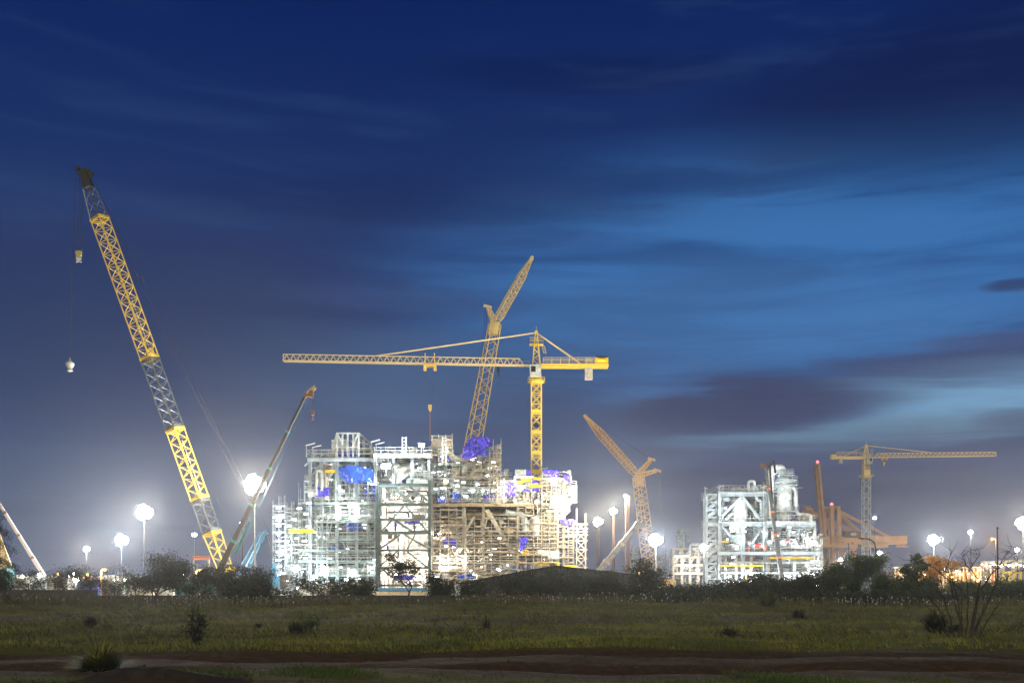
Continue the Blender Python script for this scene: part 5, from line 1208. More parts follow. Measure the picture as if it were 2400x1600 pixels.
# ---- 5 right process module: open dark truss storey, clad upper block on the right
t = thing('process_module', (X_(1160, 240), 240, 0), 'beige lit process module right of the braced bay, with a dark open truss storey', 'plant', 'process modules under construction')
Yf = 240.0; Yb = 262.0; A = lambda px, py, dy: Vector((X_(px, Yf), Yf + dy, Z_(py, Yf)))
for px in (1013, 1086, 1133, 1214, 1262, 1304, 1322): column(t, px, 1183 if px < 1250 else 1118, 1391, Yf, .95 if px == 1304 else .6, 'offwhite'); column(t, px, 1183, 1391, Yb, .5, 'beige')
mb = MB(); mb.box((X_(1012, Yf), Yf - .9, Z_(1187, Yf)), (X_(1249, Yf), Yf - .6, Z_(1180, Yf))); 
for i in range(24): x = X_(1012 + i * 10.2, Yf); mb.box((x, Yf - .98, Z_(1187, Yf)), (x + .12, Yf - .902, Z_(1180, Yf)))
mb.build('edge_girder', M['beige'], t)
deck(t, 1012, 1250, 1179, Yf - .4, Yb, .35, 'beige', railh=1.1)
panel(t, 1012, 1300, 1188, 1318, Yf + 12, 'interior')  # dark backing, shade of the truss storey put into its colour
for a, b, w in (((1141, 1194), (1213, 1314), 1.0), ((1112, 1210), (1086, 1253), .6), ((1146, 1196), (1133, 1250), .35), ((1186, 1268), (1215, 1290), .4), ((1018, 1258), (1060, 1300), .25), ((1075, 1262), (1064, 1300), .5), ((1208, 1248), (1190, 1262), .4)): brace(t, a, b, Yf + .6, w, 'offwhite')
pipe(t, [(1040, 1232), (1050, 1224, 0), (1078, 1222), (1092, 1206), (1185, 1203)], Yf + 2, .7, 'beige', 2.5); pipe(t, [(1042, 1238), (1080, 1229), (1096, 1210)], Yf + 3, .8, 'offwhite', 2)
pipe(t, [(1185, 1201), (1222, 1206), (1229, 1216), (1229, 1248)], Yf + .4, .8, 'galv', 3); pipe(t, [(1190, 1216), (1212, 1218), (1219, 1228), (1219, 1262)], Yf + 1.5, .6, 'offwhite', 2)
pipe(t, [(1131, 1258), (1131, 1215)], Yf + 1, .55, 'galv', name='riser'); pipe(t, [(1239, 1250), (1239, 1218)], Yf + 1, .7, 'white', name='riser')
mb = MB(); mb.lathe((X_(1256, Yf), Yf + 1, Z_(1258, Yf)), [(1.3, 0), (1.5, .6), (1.5, 4.2), (1.2, 5), (.5, 5.4)], 18); mb.build('vessel', M['white'], t, smooth=True)
mb = MB(); mb.hcyl(A(1022, 1305, 1), A(1034, 1305, 1), 1.1, 16); mb.build('vessel', M['white'], t, smooth=True)
mb = MB(); mb.hcyl(A(1125, 1305, 2), A(1128, 1285, 2), .8, 14); mb.build('vessel', M['offwhite'], t)
for py, a, b, m in ((1218, 1016, 1060, 'beige'), (1253, 1120, 1300, 'beige'), (1266, 1020, 1214, 'beige'), (1282, 1015, 1300, 'offwhite'), (1300, 1010, 1300, 'beige'), (1317, 1005, 1310, 'offwhite'), (1338, 1012, 1200, 'beige')): deck(t, a, b, py, Yf - .3, Yf + 10, .3, m, railh=1.0)
for (a, b, c, d, n, ms) in ((1014, 1250, 1189, 1216, 120, ['beige', 'brown', 'scaff', 'dark']), (1014, 1300, 1218, 1252, 160, ['beige', 'brown', 'dark', 'offwhite', 'scaff']), (1014, 1300, 1254, 1281, 190, ['beige', 'offwhite', 'scaff', 'brown']), (1010, 1310, 1283, 1316, 240, ['offwhite', 'beige', 'scaff', 'galv', 'brown']),
                        (1008, 1200, 1319, 1360, 140, ['offwhite', 'galv', 'pale', 'scaff'])): pipework(t, a, b, c, d, Yf + .8, Yf + 11, n, ms, .26)
panel(t, 1012, 1080, 1258, 1277, Yf + 5, 'offwhite'); panel(t, 1012, 1100, 1304, 1316, Yf + 2, 'white'); panel(t, 1085, 1110, 1248, 1262, Yf + 4, 'galv'); panel(t, 1012, 1110, 1325, 1362, Yf + 4, 'white'); panel(t, 1110, 1170, 1342, 1354, Yf + 3, 'white')
for px, py, w, h, m in ((1103, 1253, .6, .6, 'white'), (1103, 1253, .38, .38, 'tarp'), (1050, 1270, 1.1, .9, 'tarp2'), (1064, 1272, .8, .8, 'tarp2'), (1174, 1302, .35, .35, 'brightyellow'), (1095, 1350, 2.0, .5, 'tarp'), (1062, 1262, .9, .6, 'white'), (1225, 1318, .9, .4, 'red'), (1192, 1243, 1.1, .7, 'beige'), (1127, 1262, .7, .5, 'brown')):
    mb = MB(); p = A(px, py, -.2 if m != 'tarp' else -.3); cover_or_box(mb, p, w, h, m, .1); mb.build('sheet_cover' if m in ('tarp', 'tarp2') else 'equipment_box', M[m], t)
mb = MB(); c = A(1231, 1295, -.4); mb.tube([c - Vector((0, .2, 0)), c + Vector((0, .2, 0))], .35, 12)
for k in range(12): a = k * .5236; e = c + Vector((.72 * math.cos(a), 0, .72 * math.sin(a))); e2 = c + Vector((.72 * math.cos(a + .5236), 0, .72 * math.sin(a + .5236))); mb.beam(e, e2, .16, .3); mb.beam(c, e, .08)
mb.build('cable_reel', M['brightyellow'], t)
# upper right clad block
deck(t, 1205, 1250, 1115, Yf - .6, Yf + 14, .5, 'white', rail=False)
panel(t, 1165, 1205, 1127, 1178, Yf + 4, 'white'); panel(t, 1206, 1248, 1119, 1178, Yf + 2, 'white'); panel(t, 1250, 1302, 1120, 1178, Yf + 5, 'offwhite')
panel(t, 1289, 1321, 1121, 1175, Yf + .4, 'white'); panel(t, 1270, 1288, 1128, 1195, Yf + 1.6, 'offwhite'); panel(t, 1322, 1336, 1122, 1196, Yf + 3, 'offwhite')
hbeam(t, 1162, 1205, 1127, Yf - .3, .5, 'white'); hbeam(t, 1206, 1248, 1179, Yf - .9, .5, 'white')
for a, b in (((1166, 1160), (1180, 1130)), ((1168, 1162), (1203, 1130)), ((1250, 1150), (1266, 1128))): brace(t, a, b, Yf + .2, .4, 'white')
for px0, px1, py0, py1 in ((1222, 1246, 1121, 1127), (1250, 1269, 1118, 1124), (1240, 1269, 1135, 1141), (1212, 1226, 1128, 1133)): panel(t, px0, px1, py0, py1, Yf - .9, 'brightyellow', name='yellow_panel')
for px in (1166, 1181, 1206, 1248, 1270): column(t, px, 1120, 1180, Yf - .2, .4, 'white')
deck(t, 1272, 1338, 1119, Yf - .8, Yf + 16, .4, 'white', railh=1.4)
deck(t, 1270, 1338, 1178, Yf - .8, Yf + 14, .5, 'offwhite', railh=1.1); deck(t, 1280, 1334, 1195, Yf - .6, Yf + 12, .4, 'offwhite', rail=False)
for a, b in (((1335, 1196), (1310, 1216)), ((1334, 1180), (1312, 1196)), ((1322, 1197), (1310, 1212))): brace(t, a, b, Yf - .3, .5, 'offwhite')
for (a, b, c, d, n, ms) in ((1167, 1204, 1128, 1177, 50, ['white', 'galv', 'offwhite']), (1208, 1247, 1128, 1177, 50, ['white', 'offwhite', 'galv']), (1251, 1300, 1122, 1177, 90, ['white', 'offwhite', 'beige']), (1272, 1336, 1122, 1194, 110, ['white', 'offwhite', 'galv', 'beige']), (1262, 1310, 1197, 1318, 160, ['offwhite', 'beige', 'scaff']),
                        (1275, 1336, 1108, 1118, 20, ['white', 'offwhite'])): pipework(t, a, b, c, d, Yf - .5, Yf + 3.5, n, ms, .2)
for px, py, w, h, m in ((1196, 1146, 1.2, 1.7, 'tarp2'), (1256, 1130, .9, .3, 'tarp2'), (1256, 1149, .9, .4, 'tarp2'), (1232, 1150, .8, .25, 'tarp2'), (1304, 1133, 1.6, .12, 'dark'), (1304, 1147, 1.4, .1, 'dark'), (1304, 1178, 1.6, 1.3, 'beige'), (1220, 1108, 1.3, .7, 'galv'), (1297, 1300, 1.3, .9, 'white'), (1272, 1296, 1.2, .7, 'white'), (1283, 1322, 2.4, .3, 'brightyellow'), (1336, 1327, 1.4, .3, 'brightyellow'), (1298, 1321, 1.3, .4, 'brightyellow')):
    mb = MB(); p = A(px, py, -1.2); cover_or_box(mb, p, w, h, m, .15); mb.build('sheet_cover' if m in ('tarp', 'tarp2') else 'equipment_box', M[m], t)
mb = MB()
for k in range(13): z = Z_(1138 + k * 3.3, Yf); mb.beam((X_(1339, Yf), Yf - .5, z), (X_(1351, Yf), Yf - .5, z), .12, .2)
for px in (1339, 1351): mb.beam((X_(px, Yf), Yf - .5, Z_(1178, Yf)), (X_(px, Yf), Yf - .5, Z_(1137, Yf)), .15)
mb.build('louvre', M['white'], t); deck(t, 1338, 1352, 1137, Yf - .6, Yf + 4, .2, 'offwhite', railh=1.0)
for px, py in ((1275, 1100), (1328, 1106)):
    mb = MB(); p = A(px, py, -1); mb.beam(p + Vector((-.9, 0, 0)), p + Vector((.9, 0, -.35 if px > 1300 else .3)), .3, .2); mb.beam(A(1272 if px < 1300 else 1337, 1119, -1), A(1272 if px < 1300 else 1337, 1103 if px < 1300 else 1110, -1), .14); mb.build('lamp_bracket', M['white'], t)
for q, e in (((1030, 1250), 5500), ((1075, 1290), 5500), ((1040, 1335), 6500), ((1228, 1140), 2600), ((1184, 1140), 2600), ((1300, 1128), 3200), ((1305, 1165), 3600), ((1040, 1312), 6500), ((1085, 1312), 4000), ((1270, 1240), 5500), ((1290, 1285), 4500), ((1150, 1300), 3500), ((1110, 1345), 4500), ((1185, 1150), 3000), ((1215, 1290), 2500)): worklight(t, q[0], q[1], Yf - 2.6 if q[1] < 1180 or q[1] == 1312 else Yf + 3.2, .8, .3, E_WHITE, e, (1, .92, .78))  # front lamps added to blow out the clad block and lower band
scaffold(1012, 1090, 1195, 1391, Yf - 2.2, 1.6, 'scaffold in front of the bent beige pipe, next to the braced bay', 'scaff', 1.9, 1.9, .8, .35, seed=41, z0=0)
scaffold(1092, 1212, 1215, 1391, Yf - 2.4, 1.6, 'wide scaffold in front of the long diagonal brace of the dark truss storey', 'scaff', 2.2, 2.0, .8, .2, seed=42, z0=0)
scaffold(1214, 1306, 1190, 1391, Yf - 2.2, 1.6, 'scaffold around the yellow cable reel', 'scaff', 1.8, 1.9, .9, .35, seed=43, z0=0)
scaffold(1270, 1304, 1120, 1186, Yf - 2.4, 1.4, 'scaffold at the foot of the lamp bracket on the upper right block', 'scaff', 1.3, 1.6, 1.2, .3, seed=46)
scaffold(1308, 1345, 1222, 1391, Yf - 1.2, 4.0, 'dense scaffold below the overhanging right end of the module', 'scaff', 1.2, 1.2, 1.0, .6, seed=44, z0=0)
sparkle_lamps(t, 1014, 1300, 1255, 1360, 240, 34); sparkle_lamps(t, 1166, 1334, 1124, 1190, 238.6, 16)
t2 = thing('scaffold_tower', (X_(1362, 240), 240, 0), 'free standing cross braced scaffold tower at the far right end of the module', 'scaffold', 'scaffolds around the modules')
mb = MB(); x0, x1 = X_(1352, Yf), X_(1373, Yf); z = 0; dz = 2.15
for x in (x0, x1):
    for y in (Yf, Yf + 2.2): mb.beam((x, y, 0), (x, y, Z_(1190 if x == x0 else 1202, Yf)), .12)
mb.build('standards', M['offwhite'], t2); mb = MB()
while z < Z_(1232, Yf):
    for y in (Yf, Yf + 2.2): mb.beam((x0 - .3, y, z), (x1 + .5, y, z), .13); mb.beam((x0, y, z), (x1, y, z + dz), .11); mb.beam((x1, y, z), (x0, y, z + dz), .11)
    z += dz
for py in (1228, 1238, 1253): mb.beam((X_(1330, Yf), Yf, Z_(py, Yf)), (x1 + .5, Yf, Z_(py, Yf)), .14, .3)
mb.build('braces', M['offwhite'], t2)
tarp([(1230, 1104), (1237, 1102), (1244, 1102)], [(1231, 1111), (1238, 1112), (1244, 1111)], Yf - 1, 'small violet tarp just left of the mast of the tall tower crane', 'tarp2', .3, 11, 14, 8)
tarp([(1272, 1102), (1284, 1099), (1298, 1100), (1309, 1098)], [(1274, 1110), (1286, 1116), (1298, 1117), (1310, 1114)], Yf - 1.6, 'violet tarp on the roof right of the mast of the tall tower crane', 'tarp2', .5, 12, 24, 8)
tarp([(1320, 1112), (1328, 1111), (1336, 1114)], [(1322, 1124), (1330, 1128), (1338, 1135)], Yf - 1.6, 'violet tarp hanging at the upper right corner of the right module', 'tarp2', .4, 13, 18, 8)
tarp([(1311, 1218), (1330, 1217), (1350, 1218)], [(1316, 1226), (1332, 1232), (1349, 1228)], Yf - 1.6, 'violet tarp strung over the dense scaffold under the overhang', 'tarp2', .3, 14, 24, 8)
tarp([(1217, 1260), (1228, 1260), (1239, 1260)], [(1219, 1292), (1224, 1290), (1236, 1272)], Yf - 2.9, 'pointed violet tarp hanging above the yellow cable reel', 'tarp2', .4, 15, 18, 12)

# ---- 6 pale grey module on the right
Yf = 300.0; Yb = 326.0
t = thing('process_module', (X_(1790, Yf), Yf, 0), 'pale grey process module on the right with a tall domed column and gooseneck pipe', 'plant', 'process modules under construction')
A = lambda px, py, dy=0.0: Vector((X_(px, Yf), Yf + dy, Z_(py, Yf)))
st = MB(); 
for px in (1656, 1684):
    for dy in (0, 4): st.beam(A(px, 1156, dy), Vector((X_(px, Yf), Yf + dy, 0)), .6)
for k in range(13):
    py = 1158 + k * 18
    for dy in (0, 4): st.beam(A(1656, py, dy), A(1684, py, dy), .4)
    st.beam(A(1658, py + 17, 1), A(1682, py + 1, 1), .3, 1.0); st.beam(A(1658, py + 2, 3), A(1682, py + 9, 3), .2)
st.build('stair_tower', M['pale'], t)
mb = MB(); mb.beam(A(1651, 1142, -1), Vector((X_(1652, Yf), Yf - 1, 0)), .22); mb.beam(A(1649, 1142, -1), A(1657, 1146, -1), .2); mb.build('lamp_pole', M['pale'], t)
for px, a in ((1687, 1154), (1793, 1154), (1741, 1228)): column(t, px, a, 1391, Yf, 1.15, 'pale'); column(t, px, a, 1391, Yb, .9, 'pale')
hbeam(t, 1682, 1795, 1157, Yf - .1, 1.5, 'pale'); hbeam(t, 1657, 1912, 1228, Yf - .1, 1.3, 'pale'); hbeam(t, 1682, 1795, 1157, Yb, 1.3, 'pale')
deck(t, 1683, 1795, 1153, Yf - .5, Yb, .4, 'pale', railh=2.0); deck(t, 1684, 1796, 1222, Yf - .7, Yb, .4, 'pale', railh=1.9); deck(t, 1797, 1912, 1221, Yf - .7, Yb, .5, 'white', railh=1.9)
deck(t, 1682, 1928, 1292, Yf - 1.2, Yb, 1.0, 'pale', railh=1.8)
for a, b, w in (((1739, 1162), (1690, 1212), .7), ((1739, 1162), (1782, 1218), .7), ((1692, 1233), (1724, 1272), .7), ((1787, 1237), (1761, 1274), .6), ((1690, 1162), (1700, 1150), .3), ((1700, 1218), (1716, 1203), .7), ((1780, 1200), (1792, 1218), .4)): brace(t, a, b, Yf + .6, w, 'pale')
def vessel(cx, prof, Y=Yf + 6, m='pale', name='vessel'):
    mb = MB(); z0 = Z_(prof[0][1], Yf); k = Yf / F; mb.lathe((X_(cx, Yf), Y, z0), [(max(.02, r * k), Z_(py, Yf) - z0) for r, py in prof], 28); return mb.build(name, M[m], t, smooth=True)
vessel(1738, [(4, 1290), (5, 1262), (9, 1252), (20, 1224), (20, 1175), (18, 1168), (12, 1164), (1, 1162)], Yf + 3, 'white')
vessel(1713, [(17, 1158), (17, 1152), (14, 1146), (8, 1143), (1, 1142)], Yf + 10); vessel(1701, [(5, 1210), (5, 1162)], Yf + 4)
vessel(1774, [(4, 1216), (5, 1196), (5, 1178), (2, 1174)], Yf + 4)
v = vessel(1844, [(15, 1222), (15, 1200), (20, 1194), (20, 1130), (19.5, 1124), (16, 1118), (9, 1113), (1, 1112)], Yf + 4, 'white')
for py, a, b in ((1106, 1812, 1862), (1111, 1822, 1864), (1122, 1822, 1872), (1134, 1818, 1873), (1150, 1807, 1846), (1196, 1822, 1868)):
    mb = MB(); z = Z_(py, Yf); x0, x1 = X_(a, Yf), X_(b, Yf); mb.box((x0, Yf + 1.0, z - .2), (x1, Yf + 8, z)); rails(mb, [(x0, Yf + 8, z), (x0, Yf + 1.0, z), (x1, Yf + 1.0, z), (x1, Yf + 8, z)], h=1.1, step=1.6, w=.07); mb.build('platform', M['pale'], t)
pipe(t, [(1808, 1215, 1), (1808, 1093, 1), (1842, 1093, 2), (1842, 1114, 4)], Yf, .85, 'white', 2.3, name='gooseneck_pipe'); pipe(t, [(1815, 1145, 2), (1815, 1103, 2), (1832, 1101, 2), (1832, 1118, 3)], Yf, .6, 'pale', 1.6, name='gooseneck_pipe')
pipe(t, [(1826, 1128, 3), (1822, 1138, 2.6), (1870, 1140, 2.4), (1871, 1196, 2.4), (1878, 1204, 2.4), (1905, 1204, 2.4), (1905, 1222, 2.4)], Yf, .5, 'white', 1.6); pipe(t, [(1820, 1142, 2), (1820, 1130, 2), (1832, 1128, 2), (1862, 1124, 2)], Yf, .45, 'white', 1.2)
pipe(t, [(1799, 1222, 2), (1799, 1196, 2), (1807, 1196, 2), (1807, 1222, 2)], Yf, .55, 'pale', 1.4); pipe(t, [(1754, 1156), (1754, 1127), (1768, 1127), (1768, 1154)], Yf + 1, .42, 'white', 1.2); pipe(t, [(1763, 1156), (1763, 1142), (1773, 1142), (1773, 1170), (1784, 1173), (1785, 1210)], Yf + .6, .5, 'pale', 1.4)
pipe(t, [(1760, 1148), (1765, 1129), (1771, 1129)], Yf + 2, .35, 'pale', 1)
for cx, r in ((1834, 5), (1858, 6), (1881, 6)): vessel(cx, [(1.5, 1268), (2, 1258), (r, 1240), (r, 1232)], Yf + 4)
for cx, cy, r in ((1802, 1272, 7), (1837, 1272, 7.5), (1862, 1272, 6), (1907, 1272, 8), (1770, 1280, 5), (1716, 1279, 6), (1884, 1280, 5)):
    mb = MB(); q = A(cx, cy, 0); rr = r * Yf / F; mb.hcyl(q + Vector((0, -.6, 0)), q + Vector((0, 5, 0)), rr, 18, .5); mb.hcyl(q + Vector((-rr * 1.5, 3, rr * .4)), q + Vector((rr * 1.5, 3, rr * .4)), rr * .45, 12); mb.build('exchanger', M['pale'], t, smooth=True)
for a, b, c, d in ((1849, 1864, 1264, 1278), (1889, 1898, 1262, 1282)):
    mb = MB()
    for p_, q_ in (((a, c), (b, c)), ((a, d), (b, d)), ((a, c), (a, d)), ((b, c), (b, d)), ((a, d), (b, c))): mb.beam(A(*p_, -.8), A(*q_, -.8), .35)
    mb.build('support_frame', M['white'], t)
for (a, b, c, d, n, ms, rm) in ((1690, 1790, 1160, 1220, 230, ['pale', 'white', 'galv'], .3), (1797, 1824, 1120, 1220, 110, ['pale', 'galv'], .25), (1850, 1876, 1120, 1222, 70, ['pale', 'white'], .2), (1690, 1792, 1234, 1290, 320, ['pale', 'white', 'galv', 'greenwhite'], .35), (1797, 1912, 1232, 1290, 320, ['pale', 'white', 'galv', 'slate'], .45),
                            (1695, 1795, 1140, 1152, 34, ['pale', 'white'], .2), (1690, 1926, 1300, 1325, 130, ['white', 'pale', 'galv'], .3), (1690, 1926, 1330, 1385, 380, ['white', 'pale', 'galv'], .35), (1912, 1928, 1250, 1330, 60, ['white', 'pale'], .2), (1880, 1912, 1206, 1220, 16, ['white'], .25)):
    pipework(t, a, b, c, d, Yf + 1.5, Yf + 16, n, ms, rm)
for px in (1700, 1725, 1760, 1800, 1830, 1862, 1895, 1925): column(t, px, 1297, 1391, Yf, .7, 'white')
for px in (1910, 1925): column(t, px, 1228 if px < 1920 else 1262, 1297, Yf, .6, 'white')
hbeam(t, 1687, 1790, 1325, Yf - 1.3, .5, 'brightyellow', 'yellow_beam'); hbeam(t, 1805, 1904, 1307, Yf - 1.3, .5, 'brightyellow', 'yellow_beam'); hbeam(t, 1690, 1707, 1269, Yf - 1.3, .5, 'brightyellow', 'yellow_beam')
for py in (1318, 1342, 1362): hbeam(t, 1690, 1928, py, Yf - .9, .5, 'white')
deck(t, 1898, 1930, 1312, Yf - 1, Yf + 6, .4, 'white', railh=1.4); deck(t, 1898, 1930, 1330, Yf - 1, Yf + 6, .4, 'white', railh=1.4)
for px, py, w, h, m in ((1775, 1279, .9, .7, 'red'), (1752, 1288, .4, .7, 'red'), (1812, 1266, .4, .3, 'red'), (1843, 1266, .4, .3, 'red'), (1885, 1278, .4, .3, 'red'), (1791, 1283, .4, .8, 'orange'), (1723, 1262, 1.4, 1.0, 'greenwhite')):
    mb = MB(); p = A(px, py, -.9); cover_or_box(mb, p, w, h, m); mb.build('sheet_cover' if m in ('tarp', 'tarp2') else 'equipment_box', M[m], t)
for px in (1684, 1787):
    mb = MB(); p = A(px + 3, 1141, -1); mb.beam(p + Vector((-1, 0, -.2)), p + Vector((1.1, 0, .3)), .35, .2); mb.beam(A(px, 1153, -1), A(px, 1143, -1), .16); mb.build('lamp_bracket', M['white'], t)
for q, e in (((1745, 1245), 6000), ((1760, 1345), 9000), ((1850, 1350), 10000), ((1905, 1345), 7000), ((1820, 1255), 7000), ((1890, 1260), 6000), ((1710, 1350), 7000), ((1740, 1190), 4000)): worklight(t, q[0], q[1], Yf - 2.5, .9, .3, E_COOL, e * .8, (.86, .95, 1))

sparkle_lamps(t, 1688, 1925, 1232, 1290, 299.5, 24); sparkle_lamps(t, 1688, 1925, 1300, 1385, 299, 22)
for q in ((1700, 1190), (1845, 1160), (1815, 1110)): worklight(t, q[0], q[1], Yf - 3, .6, .25, E_COOL, 4500, (.86, .95, 1))  # lamps added to brighten the tall vessel and upper frame
# ---- 7 hazy plants farther off
def far_rack(px0, px1, py0, Y, n, label, m='greenwhite'):
    t = thing('pipe_rack', (X_((px0 + px1) / 2, Y), Y, 0), label, 'plant'); w = (px1 - px0)
    for i in range(5): column(t, px0 + w * i / 4, py0, 1391, Y, 1.0, m)
    for k in range(4): hbeam(t, px0, px1, py0 + 3 + k * 19, Y - .5, .9, m)
    for k in range(3): brace(t, (px0 + w * k / 4, py0 + 40), (px0 + w * (k + 1) / 4, py0 + 3), Y, .7, m)
    pipework(t, px0, px1, py0, 1385, Y + 1, Y + 14, n, [m, 'galv', 'pale'], .6); return t
t = far_rack(1579, 1655, 1283, 400, 150, 'hazy pale pipe rack between the cool floodlight and the pale grey module', 'offwhite')
pipe(t, [(1578, 1300), (1617, 1300), (1617, 1275), (1655, 1275), (1655, 1300)], 398, .5, 'pale', 1.5)
for q, e in (((1600, 1330), 9000), ((1635, 1335), 9000)): worklight(t, q[0], q[1], 396, 1, .4, E_WHITE, e, (1, .97, .88))
t = thing('process_column', (X_(1596, 430), 430, 0), 'hazy pale process column with a platform near its top, beside the pipe rack', 'plant')
mb = MB(); k = 430 / F; mb.lathe((X_(1596, 430), 430, 0), [(8 * k, 0), (8 * k, Z_(1250, 430)), (5 * k, Z_(1243, 430)), (1 * k, Z_(1240, 430))], 18); mb.build('vessel', M['greenwhite'], t, smooth=True)
mb = MB(); z = Z_(1250, 430); x0, x1 = X_(1585, 430), X_(1610, 430); mb.box((x0, 427, z - .4), (x1, 433, z)); rails(mb, [(x0, 427, z), (x1, 427, z)], h=2, step=2.5, w=.2); mb.beam((x1, 427, z), (x1, 427, Z_(1270, 430)), .4); mb.build('platform', M['greenwhite'], t)
far_rack(1476, 1560, 1300, 480, 120, 'farthest hazy plant structure behind the large cool floodlight', 'greenwhite')
t = thing('process_column', (X_(1490, 470), 470, 0), 'low hazy column left of the large cool floodlight', 'plant')
mb = MB(); k = 470 / F; mb.lathe((X_(1490, 470), 470, 0), [(7 * k, 0), (7 * k, Z_(1285, 470)), (3 * k, Z_(1277, 470))], 16); mb.build('vessel', M['greenwhite'], t, smooth=True)
mb = MB(); mb.box((X_(1480, 470), 466, Z_(1295, 470)), (X_(1500, 470), 474, Z_(1293, 470))); mb.build('platform', M['greenwhite'], t)

# ---- 8 corrugated shed in front
def shed():
    Y = 132.0; t = thing('shed', (X_(1280, Y), Y, 0), 'dark corrugated metal shed with a low gable behind the wall', 'building'); yb = Y + 22
    L = at(1078, 1366, Y); P = at(1302, 1326, Y); Rr = at(1492, 1348, Y)
    mb = MB(); xs = []; x = L.x; i = 0
    top = lambda x: (L.z + (P.z - L.z) * (x - L.x) / (P.x - L.x)) if x < P.x else (P.z + (Rr.z - P.z) * (x - P.x) / (Rr.x - P.x))
    while x < Rr.x - .01: xs.append((x, Y - (.06 if i % 4 in (1, 2) else 0))); x += .13; i += 1
    xs.append((Rr.x, Y)); v = []
    for x, y in xs: v += [(x, y, 0), (x, y, top(x) - .02)]
    mb.mesh(v, [(2 * i, 2 * i + 2, 2 * i + 3, 2 * i + 1) for i in range(len(xs) - 1)]); mb.build('gable_wall', M['sheet'], t)
    mb = MB(); mb.box((Rr.x - .1, Y + .01, 0), (Rr.x, yb, Rr.z)); mb.box((L.x, Y + .01, 0), (L.x + .1, yb, L.z)); mb.box((L.x + .11, yb - .1, 0), (Rr.x - .11, yb, L.z)); mb.build('side_wall', M['sheet'], t)
    mb = MB()
    for a, b in ((L + Vector((-.5, 0, -.1)), P), (P, Rr + Vector((.5, 0, -.06)))):
        mb.mesh([(a.x, Y - .4, a.z), (b.x, Y - .4, b.z), (b.x, yb + .3, b.z), (a.x, yb + .3, a.z), (a.x, Y - .4, a.z + .12), (b.x, Y - .4, b.z + .12), (b.x, yb + .3, b.z + .12), (a.x, yb + .3, a.z + .12)], [(3, 2, 1, 0), (4, 5, 6, 7), (0, 1, 5, 4), (2, 3, 7, 6), (0, 4, 7, 3), (1, 2, 6, 5)])
    mb.build('roof', M['roof'], t)
shed()
# ------------------------------------------------------------------ floodlight masts and lamps
LK = 23500.0     # watts per metre of glow radius
MASTS = []
def mast(px, py, Y, r, col, label, heads=8, style='pole', base=0.0, polem='mastgrey', gl=None, pole_w=.17, name='floodlight_mast', size=None, power=1.0, polex=None):
    """a high mast: tapered pole, head frame and a floodlight cluster enlarged to the glare disc, with its light"""
    p = at(px, py, Y); x = p.x; t = thing(name, (x, Y, base), label, 'lamp'); s = size or max(.5, r * Y / F * .52)
    mb = MB()
    if style == 'lattice': lattice(mb, (x, Y, base), (x, Y, p.z - s * .4), pole_w, pole_w, max(8, int((p.z - base) / pole_w / 1.2)), .09, .06, .3, 'x')
    else: mb.tube([(x, Y, base), (x, Y, (p.z + base) / 2), (x, Y, p.z - s * .3)], [pole_w, pole_w * .8, pole_w * .55], 8)
    mb.build('pole', M[polem], t)
    mb = MB(); mb.lathe((x, Y, p.z - s * .5), [(s * .55, 0), (s * .55, .12), (s * .15, .14)], 16); mb.tube([(x, Y, p.z - s * .5), (x, Y, p.z + s * .5)], .1, 6); mb.build('head_frame', M['galv'], t)
    # extra lamps all round in tiers, sized to fill out the glare disc
    if heads > 2: dirs = [(6.283 * (i + .5 * (tier % 2)) / k, e) for tier, (k, e) in enumerate(((5, -1.0), (8, -.45), (9, .1), (7, .65), (3, 1.2))) for i in range(k)]
    else: dirs = [(-1.2, -.2), (-2.4, -.2)]
    for i, (a, e) in enumerate(dirs):
        d = Vector((math.cos(a) * math.cos(e), math.sin(a) * math.cos(e), math.sin(e) * .9)); c = Vector((x, Y, p.z)) + d * s * (.5 + .38 * ((i * 37) % 7) / 6); w = s * ((.22 + .12 * ((i * 53) % 5) / 4) if heads > 2 else .45)
        mb = MB(); mb.beam(c - d * w * .9, c + d * w * .2, w * 1.5, w * 1.5); h = mb.build('floodlight', M['galv'], t)
        mb = MB(); mb.tube([c + d * (w * .2 + .01), c + d * (w * .2 + .06)], [w * 1.12, w * 1.12], 12); mb.build('lamp_glass', gl or E_WHITE, h)
    if r: plight('light', (x, Y - s * (1.05 if style == 'pole' else .3), p.z + (0 if style == 'pole' else s * 1.35)), r * Y / F * LK * power, col, t, .5)
    return t
WARM = (1, .90, .70); CREAM = (1, .95, .84); COOL = (.84, .93, 1); NEUT = (.97, 1, .98)
mast(597, 1135, 192, 50, WARM, 'brightest and highest floodlight mast, behind the dark green crane boom', gl=E_WARM)
mast(338, 1200, 215, 38, CREAM, 'large floodlight mast left of the big crane boom', gl=E_WHITE)
mast(285, 1265, 232, 29, COOL, 'cool white floodlight mast left of and below the large cream one', gl=E_COOL)
mast(203, 1286, 250, 13, CREAM, 'small floodlight mast, leftmost of the three on the left', gl=E_WARM)
mast(1402, 1222, 226, 21, WARM, 'warm floodlight on a rusty lattice mast nearest the right end of the modules', style='lattice', polem='mastrust', gl=E_WARM, pole_w=.36)
mast(1438, 1197, 232, 17, WARM, 'warm floodlight, higher one of the close pair right of the shed roof', style='lattice', polem='mastrust', gl=E_WARM, pole_w=.36)
mast(1537, 1265, 245, 31, COOL, 'very large cool floodlight between the orange crane and the pipe rack', gl=E_COOL)
mast(1650, 1283, 268, 17, CREAM, 'floodlight at the lower left foot of the pale module', gl=E_WHITE)
mast(2188, 1265, 195, 25, NEUT, 'large white floodlight above the yellow lit tree', gl=E_WHITE)
mast(2275, 1247, 330, 9, (.9, .9, 1), 'small bluish floodlight on a slim pole, right of the large white one', gl=E_COOL, pole_w=.2)
